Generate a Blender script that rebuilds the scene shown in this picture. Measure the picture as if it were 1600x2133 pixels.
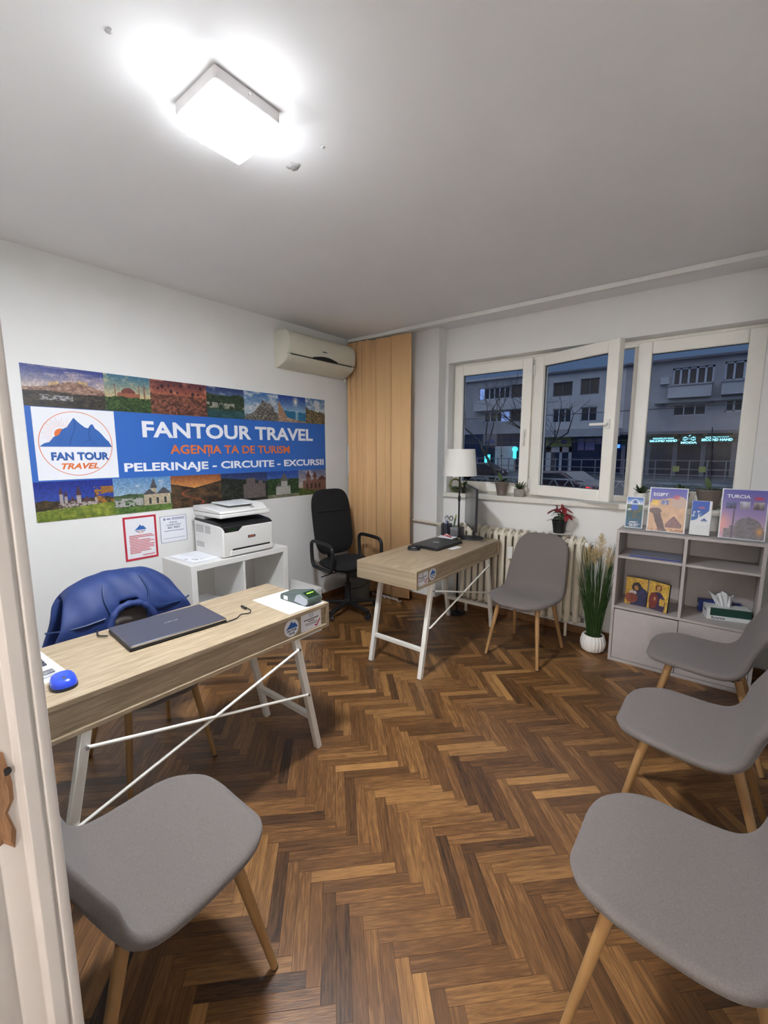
import bpy, bmesh, math, random
import numpy as np
from mathutils import Vector, Matrix, Euler

PI = math.pi
rnd = random.Random(7)
for _o in list(bpy.data.objects):
    bpy.data.objects.remove(_o, do_unlink=True)
scene = bpy.context.scene
COL = scene.collection

# ------------------------------------------------------------------ camera
CAM = Vector((3.142, -3.682, 1.5))
YAW, PITCH, FPX = math.radians(38.411), math.radians(8.095), 901.1
cd = bpy.data.cameras.new('camera')
cd.sensor_fit = 'HORIZONTAL'; cd.sensor_width = 36.0; cd.lens = FPX / 1600 * 36.0
cd.clip_start = 0.02; cd.clip_end = 400
cam = bpy.data.objects.new('camera', cd); COL.objects.link(cam)
cam.location = CAM
cam.rotation_euler = Euler((PI / 2 - PITCH, 0, YAW), 'XYZ')
scene.camera = cam

# ------------------------------------------------------------------ view + world
vs = scene.view_settings
scene.display_settings.display_device = 'sRGB'
vs.view_transform = 'Standard'; vs.look = 'None'; vs.gamma = 1.0
vs.use_curve_mapping = False
EXPOSURE = 0.85
vs.exposure = EXPOSURE
LAMP_EMIT = 225.0          # ceiling lamp diffuser
HALL_EMIT = 70.0          # fill lamp added in the hallway behind the doorway
SKY = 0.85

def lin(c):
    return tuple((v / 12.92 if v <= 0.04045 else ((v + 0.055) / 1.055) ** 2.4) for v in (x / 255 for x in c))

w = bpy.data.worlds.new('dusk'); scene.world = w; w.use_nodes = True
nt = w.node_tree; nt.nodes.clear()
_o = nt.nodes.new('ShaderNodeOutputWorld'); _b = nt.nodes.new('ShaderNodeBackground')
_g = nt.nodes.new('ShaderNodeTexCoord'); _s = nt.nodes.new('ShaderNodeSeparateXYZ'); _r = nt.nodes.new('ShaderNodeValToRGB')
nt.links.new(_g.outputs['Generated'], _s.inputs[0]); nt.links.new(_s.outputs['Z'], _r.inputs[0])
_r.color_ramp.elements[0].position = 0.20; _r.color_ramp.elements[0].color = (0.052, 0.082, 0.145, 1)
_r.color_ramp.elements[1].position = 0.65; _r.color_ramp.elements[1].color = (0.66, 0.71, 0.82, 1)
nt.links.new(_r.outputs[0], _b.inputs['Color']); _b.inputs['Strength'].default_value = SKY
nt.links.new(_b.outputs[0], _o.inputs[0])

# ------------------------------------------------------------------ materials
def newmat(name):
    m = bpy.data.materials.new(name); m.use_nodes = True
    return m, m.node_tree, m.node_tree.nodes['Principled BSDF']

def mat(name, c, rough=0.5, metal=0.0, var=0.06, scale=14.0, bump=0.0, bscale=None, emit=None, estr=0.0, spec=0.5, stretch=None, sheen=0.0):
    """procedural material: base colour broken up by noise, optional bump"""
    m, t, b = newmat(name)
    L = lin(c)
    tc = t.nodes.new('ShaderNodeTexCoord')
    src = tc.outputs['Object']
    if stretch:
        mp = t.nodes.new('ShaderNodeMapping'); mp.inputs['Scale'].default_value = stretch
        t.links.new(src, mp.inputs[0]); src = mp.outputs[0]
    n = t.nodes.new('ShaderNodeTexNoise'); n.inputs['Scale'].default_value = scale; n.inputs['Detail'].default_value = 4
    t.links.new(src, n.inputs['Vector'])
    r = t.nodes.new('ShaderNodeValToRGB')
    r.color_ramp.elements[0].position = 0.3; r.color_ramp.elements[1].position = 0.7
    r.color_ramp.elements[0].color = tuple(v * (1 - var) for v in L) + (1,)
    r.color_ramp.elements[1].color = tuple(min(1, v * (1 + var)) for v in L) + (1,)
    t.links.new(n.outputs['Fac'], r.inputs[0]); t.links.new(r.outputs[0], b.inputs['Base Color'])
    b.inputs['Roughness'].default_value = rough; b.inputs['Metallic'].default_value = metal
    b.inputs['Specular IOR Level'].default_value = spec
    if sheen: b.inputs['Sheen Weight'].default_value = sheen
    if bump:
        bn = t.nodes.new('ShaderNodeTexNoise'); bn.inputs['Scale'].default_value = bscale or scale * 4; bn.inputs['Detail'].default_value = 3
        t.links.new(src, bn.inputs['Vector'])
        bu = t.nodes.new('ShaderNodeBump'); bu.inputs['Strength'].default_value = bump; bu.inputs['Distance'].default_value = 0.004
        t.links.new(bn.outputs['Fac'], bu.inputs['Height']); t.links.new(bu.outputs[0], b.inputs['Normal'])
    if emit:
        b.inputs['Emission Color'].default_value = lin(emit) + (1,); b.inputs['Emission Strength'].default_value = estr
    return m

def wood_uv(name, dark, mid, light, rough=0.4, tone_attr=True, gs=1.0):
    """wood whose grain follows the UV u-axis (metres); per-plank tone read from the 'tone' attribute"""
    m, t, b = newmat(name)
    uv = t.nodes.new('ShaderNodeUVMap')
    mp = t.nodes.new('ShaderNodeMapping'); mp.inputs['Scale'].default_value = (6 * gs, 75 * gs, 1)
    t.links.new(uv.outputs[0], mp.inputs[0])
    n = t.nodes.new('ShaderNodeTexNoise'); n.inputs['Scale'].default_value = 1.0; n.inputs['Detail'].default_value = 5
    n.inputs['Distortion'].default_value = 1.4
    t.links.new(mp.outputs[0], n.inputs['Vector'])
    mp2 = t.nodes.new('ShaderNodeMapping'); mp2.inputs['Scale'].default_value = (22 * gs, 420 * gs, 1)
    t.links.new(uv.outputs[0], mp2.inputs[0])
    n2 = t.nodes.new('ShaderNodeTexNoise'); n2.inputs['Scale'].default_value = 1.0; n2.inputs['Detail'].default_value = 2
    t.links.new(mp2.outputs[0], n2.inputs['Vector'])
    a = t.nodes.new('ShaderNodeAttribute'); a.attribute_name = 'tone'
    m1 = t.nodes.new('ShaderNodeMath'); m1.operation = 'MULTIPLY_ADD'; m1.inputs[1].default_value = 0.75; m1.inputs[2].default_value = -0.375
    t.links.new(n.outputs['Fac'], m1.inputs[0])
    m2 = t.nodes.new('ShaderNodeMath'); m2.operation = 'MULTIPLY_ADD'; m2.inputs[1].default_value = 0.40; m2.inputs[2].default_value = -0.20
    t.links.new(n2.outputs['Fac'], m2.inputs[0])
    s1 = t.nodes.new('ShaderNodeMath'); s1.operation = 'ADD'; t.links.new(m1.outputs[0], s1.inputs[0]); t.links.new(m2.outputs[0], s1.inputs[1])
    s2 = t.nodes.new('ShaderNodeMath'); s2.operation = 'ADD'; t.links.new(s1.outputs[0], s2.inputs[0])
    if tone_attr: t.links.new(a.outputs['Fac'], s2.inputs[1])
    else: s2.inputs[1].default_value = 0.5
    r = t.nodes.new('ShaderNodeValToRGB'); e = r.color_ramp.elements
    e[0].position = 0.10; e[0].color = lin(dark) + (1,); e[1].position = 0.95; e[1].color = lin(light) + (1,)
    k = e.new(0.5); k.color = lin(mid) + (1,)
    t.links.new(s2.outputs[0], r.inputs[0]); t.links.new(r.outputs[0], b.inputs['Base Color'])
    rr = t.nodes.new('ShaderNodeMath'); rr.operation = 'MULTIPLY_ADD'; rr.inputs[1].default_value = 0.18; rr.inputs[2].default_value = rough - 0.09
    t.links.new(n2.outputs['Fac'], rr.inputs[0]); t.links.new(rr.outputs[0], b.inputs['Roughness'])
    bu = t.nodes.new('ShaderNodeBump'); bu.inputs['Strength'].default_value = 0.18; bu.inputs['Distance'].default_value = 0.002
    t.links.new(n2.outputs['Fac'], bu.inputs['Height']); t.links.new(bu.outputs[0], b.inputs['Normal'])
    return m

def picmat(name, rough=0.45):
    m, t, b = newmat(name)
    a = t.nodes.new('ShaderNodeVertexColor'); a.layer_name = 'print'
    t.links.new(a.outputs[0], b.inputs['Base Color']); b.inputs['Roughness'].default_value = rough
    return m

def glassmat(name, tint, ior=1.45):
    m = bpy.data.materials.new(name); m.use_nodes = True; t = m.node_tree; t.nodes.clear()
    o = t.nodes.new('ShaderNodeOutputMaterial'); mx = t.nodes.new('ShaderNodeMixShader')
    tr = t.nodes.new('ShaderNodeBsdfTransparent'); tr.inputs[0].default_value = tint + (1,)
    gl = t.nodes.new('ShaderNodeBsdfGlossy'); gl.inputs['Roughness'].default_value = 0.02
    fr = t.nodes.new('ShaderNodeFresnel'); fr.inputs[0].default_value = ior
    ge = t.nodes.new('ShaderNodeNewGeometry'); iv = t.nodes.new('ShaderNodeMath'); iv.operation = 'SUBTRACT'; iv.inputs[0].default_value = 1
    mu = t.nodes.new('ShaderNodeMath'); mu.operation = 'MULTIPLY'
    t.links.new(ge.outputs['Backfacing'], iv.inputs[1]); t.links.new(iv.outputs[0], mu.inputs[0]); t.links.new(fr.outputs[0], mu.inputs[1])
    t.links.new(mu.outputs[0], mx.inputs[0]); t.links.new(tr.outputs[0], mx.inputs[1]); t.links.new(gl.outputs[0], mx.inputs[2])
    t.links.new(mx.outputs[0], o.inputs[0])
    return m

M = {}
M['wall'] = mat('wall_paint', (234, 232, 228), 0.85, var=0.02, scale=3, bump=0.10, bscale=60)
M['ceil'] = mat('ceiling_paint', (232, 230, 228), 0.9, var=0.025, scale=2, bump=0.12, bscale=30)
M['scar'] = mat('plaster_scar', (176, 174, 172), 0.95, var=0.2, scale=60, bump=0.5)
M['pvc'] = mat('window_pvc', (242, 238, 228), 0.35, var=0.015)
M['gasket'] = mat('gasket_rubber', (40, 40, 42), 0.7)
M['sill'] = mat('sill_stone', (222, 218, 208), 0.35, var=0.03, scale=30)
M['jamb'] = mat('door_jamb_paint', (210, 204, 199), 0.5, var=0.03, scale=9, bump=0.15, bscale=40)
M['rawwood'] = mat('torn_wood', (142, 106, 76), 0.9, var=0.45, scale=22, bump=0.9, stretch=(1, 1, 0.25))
M['skirt'] = mat('skirting_wood', (112, 76, 44), 0.45, var=0.15, scale=20)
M['subfloor'] = mat('floor_gap', (38, 26, 17), 0.9)
M['parquet'] = wood_uv('oak_parquet', (44, 28, 15), (104, 70, 38), (164, 120, 70), 0.36)
M['desk'] = wood_uv('desk_oak_laminate', (104, 85, 63), (158, 139, 113), (200, 184, 158), 0.5, tone_attr=False, gs=0.75)
M['white_metal'] = mat('white_powder_coat', (226, 222, 212), 0.4, var=0.02)
M['white_lac'] = mat('white_lacquer', (224, 222, 217), 0.4, var=0.015)
M['fabric'] = mat('taupe_fabric', (106, 98, 94), 0.95, var=0.12, scale=260, bump=0.35, bscale=700, sheen=0.12)
M['fabric_under'] = mat('chair_underside', (84, 76, 74), 0.95)
M['beech'] = mat('beech_leg', (158, 121, 78), 0.45, var=0.12, scale=25, stretch=(1, 1, 0.12))
M['black'] = mat('black_plastic', (22, 22, 24), 0.5, var=0.1)
M['blackfab'] = mat('black_fabric', (17, 17, 18), 0.9, var=0.15, scale=200, bump=0.2)
M['blackmetal'] = mat('black_metal', (20, 20, 21), 0.35, metal=0.3)
M['steel'] = mat('brushed_steel', (190, 190, 192), 0.25, metal=1.0)
M['grey_cab'] = mat('grey_cabinet_laminate', (176, 168, 164), 0.5, var=0.03, scale=30)
M['grey_door'] = mat('grey_cabinet_door', (180, 172, 169), 0.45, var=0.03, scale=30)
M['blind'] = mat('apricot_blind_fabric', (238, 192, 138), 0.9, var=0.05, scale=90, bump=0.2, stretch=(6, 6, 1))
M['acp'] = mat('cream_ac_plastic', (214, 210, 192), 0.4, var=0.02)
M['dark'] = mat('dark_recess', (30, 30, 31), 0.7)
M['radiator'] = mat('radiator_enamel', (214, 205, 186), 0.35, var=0.06, scale=12)
M['chrome'] = mat('chrome', (215, 215, 215), 0.12, metal=1.0)
M['shade'] = mat('white_lampshade', (232, 229, 222), 0.8, var=0.02, scale=120)
M['paper'] = mat('white_paper', (236, 236, 240), 0.75, var=0.01)
M['paper_print'] = mat('printed_grey', (120, 122, 128), 0.8)
M['navy'] = mat('navy_quilted_nylon', (28, 49, 102), 0.62, var=0.10, scale=9, bump=0.35, bscale=40)
M['navyline'] = mat('jacket_lining', (32, 31, 33), 0.8)
M['laptop_grey'] = mat('slate_laptop_lid', (72, 72, 82), 0.35, metal=0.2, var=0.03)
M['laptop_black'] = mat('black_laptop_lid', (30, 31, 33), 0.4, var=0.03)
M['mouse_blue'] = mat('blue_mouse_shell', (40, 72, 205), 0.25, var=0.04)
M['terminal'] = mat('terminal_grey_green', (72, 84, 78), 0.35, var=0.04)
M['terminal_lt'] = mat('terminal_light_grey', (150, 152, 156), 0.35)
M['lcd'] = mat('terminal_screen', (22, 44, 28), 0.2)
M['green_txt'] = mat('green_pixels', (160, 255, 70), 0.5, emit=(150, 255, 60), estr=0.9)
M['banner_blue'] = mat('banner_blue', (44, 100, 182), 0.45, var=0.02, scale=2)
M['logo_blue'] = mat('logo_blue', (42, 94, 168), 0.5)
M['logo_dark'] = mat('logo_dark_blue', (24, 52, 98), 0.5)
M['orange'] = mat('print_orange', (222, 112, 50), 0.5)
M['red'] = mat('print_red', (190, 40, 58), 0.5)
M['redtext'] = mat('print_soft_red', (205, 116, 120), 0.6)
M['ink'] = mat('print_ink', (60, 62, 74), 0.6)
M['bluetext'] = mat('print_slate', (112, 122, 158), 0.6)
M['pic'] = picmat('photo_print')
M['icon'] = picmat('icon_print', 0.35)
M['potbrown'] = mat('brown_plastic_pot', (110, 98, 90), 0.5)
M['potgrey'] = mat('grey_stone_pot', (150, 144, 134), 0.8, var=0.1, scale=40)
M['potwhite'] = mat('white_ceramic', (234, 230, 224), 0.45, var=0.02)
M['potblack'] = mat('black_pot', (20, 20, 21), 0.5)
M['leaf'] = mat('dark_leaf', (48, 64, 36), 0.5, var=0.25, scale=30)
M['leafmid'] = mat('mid_leaf', (72, 92, 56), 0.5, var=0.25, scale=30)
M['grass'] = mat('grass_blade', (50, 76, 34), 0.6, var=0.35, scale=20)
M['plume'] = mat('grass_plume', (206, 180, 132), 0.95, var=0.15, scale=40)
M['redleaf'] = mat('red_bract', (128, 26, 32), 0.6, var=0.3, scale=60)
M['soil'] = mat('soil', (44, 34, 27), 1.0, bump=0.5)
M['glass'] = glassmat('window_glass', (0.86, 0.90, 0.94))
M['acrylic'] = glassmat('clear_acrylic', (0.93, 0.95, 0.96), 1.4)
M['greenglass'] = mat('olive_glass', (118, 120, 74), 0.15, var=0.2)
M['bin'] = mat('grey_bin_plastic', (112, 112, 108), 0.5)
M['mesh'] = mat('dark_wire_mesh', (52, 52, 58), 0.5, metal=0.4)
M['screen'] = mat('monitor_screen', (70, 72, 74), 0.22, var=0.03)
M['folder'] = mat('blue_folder', (38, 52, 140), 0.4)
M['foldertop'] = mat('grey_blue_folder_cover', (128, 132, 150), 0.4)
M['tgreen'] = mat('tissue_box_green', (24, 62, 52), 0.45)
M['twhite'] = mat('tissue_box_white', (216, 218, 216), 0.5)
M['tblue'] = mat('tissue_box_blue', (32, 54, 132), 0.45)
M['tissue'] = mat('tissue_paper', (226, 226, 226), 0.95)
M['lamp_white'] = mat('lamp_housing_white', (216, 212, 210), 0.5)
M['lamp_glow'] = mat('lamp_diffuser', (255, 255, 255), 0.5, emit=(241, 247, 255), estr=LAMP_EMIT)
M['lamp_side'] = mat('lamp_diffuser_rim', (255, 255, 255), 0.5, emit=(241, 247, 255), estr=LAMP_EMIT * 0.045)
M['hall_glow'] = mat('hall_fill_glow', (255, 250, 240), 0.5, emit=(255, 248, 242), estr=HALL_EMIT)
# exterior
M['facade'] = mat('grey_render', (150, 152, 160), 0.95, var=0.14, scale=0.5)
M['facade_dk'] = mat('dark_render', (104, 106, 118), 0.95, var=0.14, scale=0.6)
M['facade_lt'] = mat('pale_render', (176, 178, 186), 0.95, var=0.10, scale=0.6)
M['panelbrown'] = mat('brown_shutter', (74, 68, 70), 0.8, var=0.15, scale=4, stretch=(1, 1, 9))
M['winframe'] = mat('far_window_frame', (178, 184, 200), 0.6)
M['farglass'] = mat('far_window_glass', (38, 42, 54), 0.15, var=0.2, scale=1)
M['litglass'] = mat('lit_window', (150, 170, 220), 0.4, emit=(150, 175, 235), estr=0.32)
M['asphalt'] = mat('asphalt', (52, 56, 64), 0.7, var=0.2, scale=1.2)
M['bark'] = mat('tree_bark', (58, 54, 52), 0.95, var=0.3, scale=8)
M['rail'] = mat('galvanised_rail', (120, 126, 138), 0.5, metal=0.4)
M['neon'] = mat('white_neon', (190, 240, 255), 0.5, emit=(140, 225, 250), estr=1.5)
M['neonblue'] = mat('blue_neon', (120, 170, 255), 0.5, emit=(70, 130, 255), estr=1.0)
M['cyan'] = mat('cyan_light_sign', (60, 225, 235), 0.5, emit=(70, 235, 240), estr=1.25)
M['signdark'] = mat('sign_fascia_green', (30, 62, 48), 0.6)
M['signyellow'] = mat('yellow_fascia', (150, 156, 80), 0.7, var=0.1, scale=1)
M['signblue'] = mat('blue_fascia', (46, 60, 130), 0.6)
M['poster'] = mat('shop_poster', (120, 118, 168), 0.7, var=0.2, scale=1.5)
M['shopglass'] = mat('shop_glass', (28, 34, 58), 0.15, var=0.35, scale=0.6)
M['car'] = mat('grey_car_paint', (88, 98, 116), 0.25, metal=0.3)
M['cardk'] = mat('dark_car_paint', (58, 44, 52), 0.3, metal=0.2)
M['tyre'] = mat('tyre_rubber', (20, 20, 21), 0.8)
M['taillight'] = mat('tail_light', (255, 40, 50), 0.4, emit=(255, 36, 48), estr=1.6)
M['tramyellow'] = mat('yellow_board', (150, 160, 92), 0.7)

# ------------------------------------------------------------------ mesh helpers
class MB:
    def __init__(self): self.v = []; self.f = []; self.m = []; self.uv = {}; self.tone = []; self.col = []
    def add(self, vs, fs, mi=0, T=None):
        k = len(self.v)
        for p in vs:
            p = Vector(p)
            self.v.append(tuple(T @ p if T else p))
        for f in fs: self.f.append(tuple(i + k for i in f)); self.m.append(mi)
        return self
    def box(self, x0, x1, y0, y1, z0, z1, mi=0, T=None):
        vs = [(x0, y0, z0), (x1, y0, z0), (x1, y1, z0), (x0, y1, z0), (x0, y0, z1), (x1, y0, z1), (x1, y1, z1), (x0, y1, z1)]
        return self.add(vs, [(3, 2, 1, 0), (4, 5, 6, 7), (0, 1, 5, 4), (1, 2, 6, 5), (2, 3, 7, 6), (3, 0, 4, 7)], mi, T)
    def bar(self, a, b, w, h=None, mi=0, up=(0, 0, 1)):
        """rectangular bar from a to b, w x h section"""
        h = h or w; a = Vector(a); b = Vector(b); d = (b - a).normalized(); u = Vector(up)
        if abs(d.dot(u)) > 0.99: u = Vector((1, 0, 0))
        s = d.cross(u).normalized(); u = s.cross(d)
        vs = []
        for p in (a, b):
            for sx, sy in ((-1, -1), (1, -1), (1, 1), (-1, 1)): vs.append(p + s * sx * w / 2 + u * sy * h / 2)
        return self.add(vs, [(0, 1, 2, 3), (7, 6, 5, 4), (0, 4, 5, 1), (1, 5, 6, 2), (2, 6, 7, 3), (3, 7, 4, 0)], mi)
    def cyl(self, a, b, r0, r1=None, n=16, mi=0, cap=True):
        r1 = r0 if r1 is None else r1
        a = Vector(a); b = Vector(b); d = (b - a).normalized()
        u = Vector((0, 0, 1)) if abs(d.z) < 0.9 else Vector((1, 0, 0))
        s = d.cross(u).normalized(); u = s.cross(d)
        vs = []
        for p, r in ((a, r0), (b, r1)):
            for i in range(n): t = 2 * PI * i / n; vs.append(p + (s * math.cos(t) + u * math.sin(t)) * r)
        fs = [(i, n + i, n + (i + 1) % n, (i + 1) % n) for i in range(n)]
        if cap: fs += [tuple(range(n)), tuple(range(2 * n - 1, n - 1, -1))]
        return self.add(vs, fs, mi)
    def lathe(self, prof, c=(0, 0, 0), n=28, mi=0, capb=True, capt=False, wob=None):
        vs = []
        for (r, z) in prof:
            for i in range(n):
                t = 2 * PI * i / n; rr = r * (1 + (wob(t, z) if wob else 0)); vs.append((c[0] + rr * math.cos(t), c[1] + rr * math.sin(t), c[2] + z))
        fs = []
        for k in range(len(prof) - 1):
            for i in range(n): j = (i + 1) % n; fs.append((k * n + i, k * n + j, (k + 1) * n + j, (k + 1) * n + i))
        if capb: fs.append(tuple(range(n - 1, -1, -1)))
        if capt: fs.append(tuple(range((len(prof) - 1) * n, len(prof) * n)))
        return self.add(vs, fs, mi)
    def prism(self, poly, axis, a, b, mi=0, T=None):
        """extrude a 2-D polygon along axis ('x','y','z') from a to b"""
        n = len(poly); vs = []
        for h in (a, b):
            for (p, q) in poly:
                vs.append({'x': (h, p, q), 'y': (p, h, q), 'z': (p, q, h)}[axis])
        fs = [(i, (i + 1) % n, n + (i + 1) % n, n + i) for i in range(n)] + [tuple(range(n - 1, -1, -1)), tuple(range(n, 2 * n))]
        return self.add(vs, fs, mi, T)
    def tube(self, pts, r, n=8, mi=0, closed=False):
        pts = [Vector(p) for p in pts]; N = len(pts); rs = r if isinstance(r, (list, tuple)) else [r] * N
        vs = []; prev = None
        for i, p in enumerate(pts):
            if closed: d = (pts[(i + 1) % N] - pts[i - 1]).normalized()
            else: d = (pts[min(i + 1, N - 1)] - pts[max(i - 1, 0)]).normalized()
            if prev is None:
                u = Vector((0, 0, 1)) if abs(d.z) < 0.9 else Vector((1, 0, 0)); s = d.cross(u).normalized()
            else: s = (prev - d * prev.dot(d)).normalized()
            prev = s; u = s.cross(d)
            for k in range(n): t = 2 * PI * k / n; vs.append(p + (s * math.cos(t) + u * math.sin(t)) * rs[i])
        fs = []
        for i in range(N if closed else N - 1):
            j = (i + 1) % N
            for k in range(n): q = (k + 1) % n; fs.append((i * n + k, i * n + q, j * n + q, j * n + k))
        if not closed: fs += [tuple(range(n - 1, -1, -1)), tuple(range((N - 1) * n, N * n))]
        return self.add(vs, fs, mi)
    def leafshape(self, a, b, width, sag=0.0, n=6, mi=0, up=(0, 0, 1), thick=0.0015):
        """a thin closed blade from a to b, pointed at both ends"""
        a = Vector(a); b = Vector(b); d = b - a; u = Vector(up); s = d.cross(u)
        s = s.normalized() if s.length > 1e-6 else Vector((1, 0, 0)); nrm = s.cross(d).normalized()
        vs = []
        for side in (0, 1):
            for i in range(n + 1):
                t = i / n; p = a + d * t - u * sag * t * t; wd = width * (math.sin(PI * min(1, t * 0.92 + 0.06)) ** 0.8) * 0.5
                o = nrm * (thick if side else 0)
                vs += [p - s * wd + o, p + s * wd + o]
        fs = []; k = 2 * (n + 1)
        for i in range(n):
            fs += [(2 * i, 2 * i + 1, 2 * i + 3, 2 * i + 2), (k + 2 * i, k + 2 * i + 2, k + 2 * i + 3, k + 2 * i + 1),
                   (2 * i, 2 * i + 2, k + 2 * i + 2, k + 2 * i), (2 * i + 1, k + 2 * i + 1, k + 2 * i + 3, 2 * i + 3)]
        fs += [(0, k, k + 1, 1), (2 * n, 2 * n + 1, k + 2 * n + 1, k + 2 * n)]
        return self.add(vs, fs, mi)

def link(o): COL.objects.link(o); return o

def build(name, mb, mats, parent=None, loc=None, rot=None, bevel=0.0, seg=2, smooth=True, sub=0, solid=None):
    me = bpy.data.meshes.new(name)
    me.from_pydata(mb.v, [], mb.f); me.update()
    for m in (mats if isinstance(mats, (list, tuple)) else [mats]): me.materials.append(M[m] if isinstance(m, str) else m)
    for p, mi in zip(me.polygons, mb.m): p.material_index = mi; p.use_smooth = smooth
    if smooth:
        try: me.set_sharp_from_angle(angle=math.radians(38))
        except Exception: pass
    o = bpy.data.objects.new(name, me); link(o)
    if parent: o.parent = parent
    if loc is not None: o.location = loc
    if rot is not None: o.rotation_euler = rot
    if solid:
        md = o.modifiers.new('thickness', 'SOLIDIFY'); md.thickness = solid; md.offset = -1
    if bevel:
        md = o.modifiers.new('bevel', 'BEVEL'); md.width = bevel; md.segments = seg; md.limit_method = 'ANGLE'; md.angle_limit = math.radians(40)
        if hasattr(md, 'harden_normals'): md.harden_normals = False
    if sub:
        md = o.modifiers.new('subdiv', 'SUBSURF'); md.levels = sub; md.render_levels = sub
    return o

def boxuv(o, axis='y'):
    """UVs in metres with u along the given local axis (grain direction)"""
    me = o.data; uv = me.uv_layers.new(name='UVMap')
    k = 'xyz'.index(axis)
    for p in me.polygons:
        n = [abs(c) for c in p.normal]; m = n.index(max(n))
        oth = [i for i in range(3) if i != m]
        for li in p.loop_indices:
            c = me.vertices[me.loops[li].vertex_index].co
            if k in oth:
                v = [i for i in oth if i != k][0]; uv.data[li].uv = (c[k] + m * 3.1, c[v] + m * 1.7)
            else: uv.data[li].uv = (c[oth[0]] * 0.2, c[oth[1]])
    return o

def thing(name, label, cat, loc=(0, 0, 0), rotz=0.0, group=None, kind=None):
    o = bpy.data.objects.new(name, None); link(o); o.empty_display_size = 0.1
    o.location = loc; o.rotation_euler = (0, 0, rotz)
    return tag(o, label, cat, group, kind)

def tag(o, label, cat, group=None, kind=None):
    o['label'] = label; o['category'] = cat
    if group: o['group'] = group
    if kind: o['kind'] = kind
    return o

def lab(o, label): o['label'] = label; return o

def copy_tree(o, parent=None):
    c = o.copy(); COL.objects.link(c)
    c.parent = parent
    if parent: c.matrix_parent_inverse = o.matrix_parent_inverse.copy()
    for ch in list(o.children): copy_tree(ch, c)
    return c

def text_mb(s, w=None, h=None, bold=0.0, depth=0.0008, shear=0.0, space=1.0, res=3):
    """lettering as a mesh in the XZ plane facing -Y, centred, scaled to w x h"""
    cu = bpy.data.curves.new('lettering', 'FONT'); cu.body = s; cu.size = 1.0; cu.offset = bold; cu.shear = shear; cu.space_character = space
    cu.resolution_u = res; cu.align_x = 'CENTER'; cu.extrude = 0.5
    ob = bpy.data.objects.new('lettering', cu)
    me = bpy.data.meshes.new_from_object(ob)
    V = np.array([v.co[:] for v in me.vertices]); F = [tuple(p.vertices) for p in me.polygons]
    bpy.data.objects.remove(ob); bpy.data.curves.remove(cu); bpy.data.meshes.remove(me)
    lo = V.min(0); hi = V.max(0); sx = (w / (hi[0] - lo[0])) if w else None; sy = (h / (hi[1] - lo[1])) if h else None
    sx = sx or sy; sy = sy or sx
    mb = MB()
    X = (V[:, 0] - (lo[0] + hi[0]) / 2) * sx; Z = (V[:, 1] - (lo[1] + hi[1]) / 2) * sy; Y = -V[:, 2] / max(1e-9, hi[2] - lo[2]) * depth
    mb.add(list(zip(X, Y, Z)), F)
    return mb

# ---- printed pictures: a flat sheet whose print is computed here (procedural), stored per vertex
def hashn(ix, iy, s):
    h = (ix.astype(np.int64) * 374761393 + iy.astype(np.int64) * 668265263 + s * 1442695041) & 0xffffffff
    h = ((h ^ (h >> 13)) * 1274126177) & 0xffffffff
    return ((h ^ (h >> 16)) & 0xffff) / 65535.0
def vnoise(x, y, s=0):
    ix = np.floor(x); iy = np.floor(y); fx = x - ix; fy = y - iy; fx = fx * fx * (3 - 2 * fx); fy = fy * fy * (3 - 2 * fy)
    a = hashn(ix, iy, s); b = hashn(ix + 1, iy, s); c = hashn(ix, iy + 1, s); d = hashn(ix + 1, iy + 1, s)
    return (a * (1 - fx) + b * fx) * (1 - fy) + (c * (1 - fx) + d * fx) * fy
def fbm(x, y, s=0, o=4):
    r = 0; a = 0.5
    for k in range(o): r = r + a * vnoise(x, y, s + k * 17); x = x * 2.03; y = y * 2.03; a *= 0.5
    return r / (1 - 0.5 ** o)
def mixc(a, b, t): t = np.clip(t, 0, 1)[..., None]; return np.asarray(a) * (1 - t) + np.asarray(b) * t
def C3(c, like): return np.broadcast_to(np.asarray(c, float), like.shape + (3,)).copy()
def put(img, mask, col):
    img[mask] = (np.broadcast_to(np.asarray(col, float), img.shape))[mask]; return img

def picture(name, W, H, nu, nv, fn, parent, loc, rot=None, material='pic', thick=0.0012):
    """sheet in XZ plane facing -Y, lower-left corner at the origin"""
    u = np.linspace(0, 1, nu); v = np.linspace(0, 1, nv); U, V = np.meshgrid(u, v)
    rgb = np.clip(fn(U, V), 0, 255) / 255.0
    L = np.where(rgb <= 0.04045, rgb / 12.92, ((rgb + 0.055) / 1.055) ** 2.4)
    mb = MB(); N = nu * nv
    mb.v = [(float(a) * W, -thick, float(b) * H) for a, b in zip(U.ravel(), V.ravel())]
    for j in range(nv - 1):
        for i in range(nu - 1): k = j * nu + i; mb.f.append((k, k + 1, k + nu + 1, k + nu)); mb.m.append(0)
    mb.add([(0, -thick, 0), (W, -thick, 0), (W, -thick, H), (0, -thick, H), (0, 0, 0), (W, 0, 0), (W, 0, H), (0, 0, H)],
           [(4, 7, 6, 5), (0, 4, 5, 1), (1, 5, 6, 2), (2, 6, 7, 3), (3, 7, 4, 0)])
    o = build(name, mb, material, parent, loc, rot, smooth=False)
    a = o.data.color_attributes.new('print', 'FLOAT_COLOR', 'POINT')
    full = np.ones((len(mb.v), 4), np.float32); full[:N, :3] = L.reshape(-1, 3); full[N:, :3] = 0.8
    a.data.foreach_set('color', full.ravel())
    return o
# ================================================================== the room
XR, YB, H = 3.50, -3.56, 2.613           # right wall, rear (door) wall, ceiling height
def struct(o, label, cat): return tag(o, label, cat, kind='structure')

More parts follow.
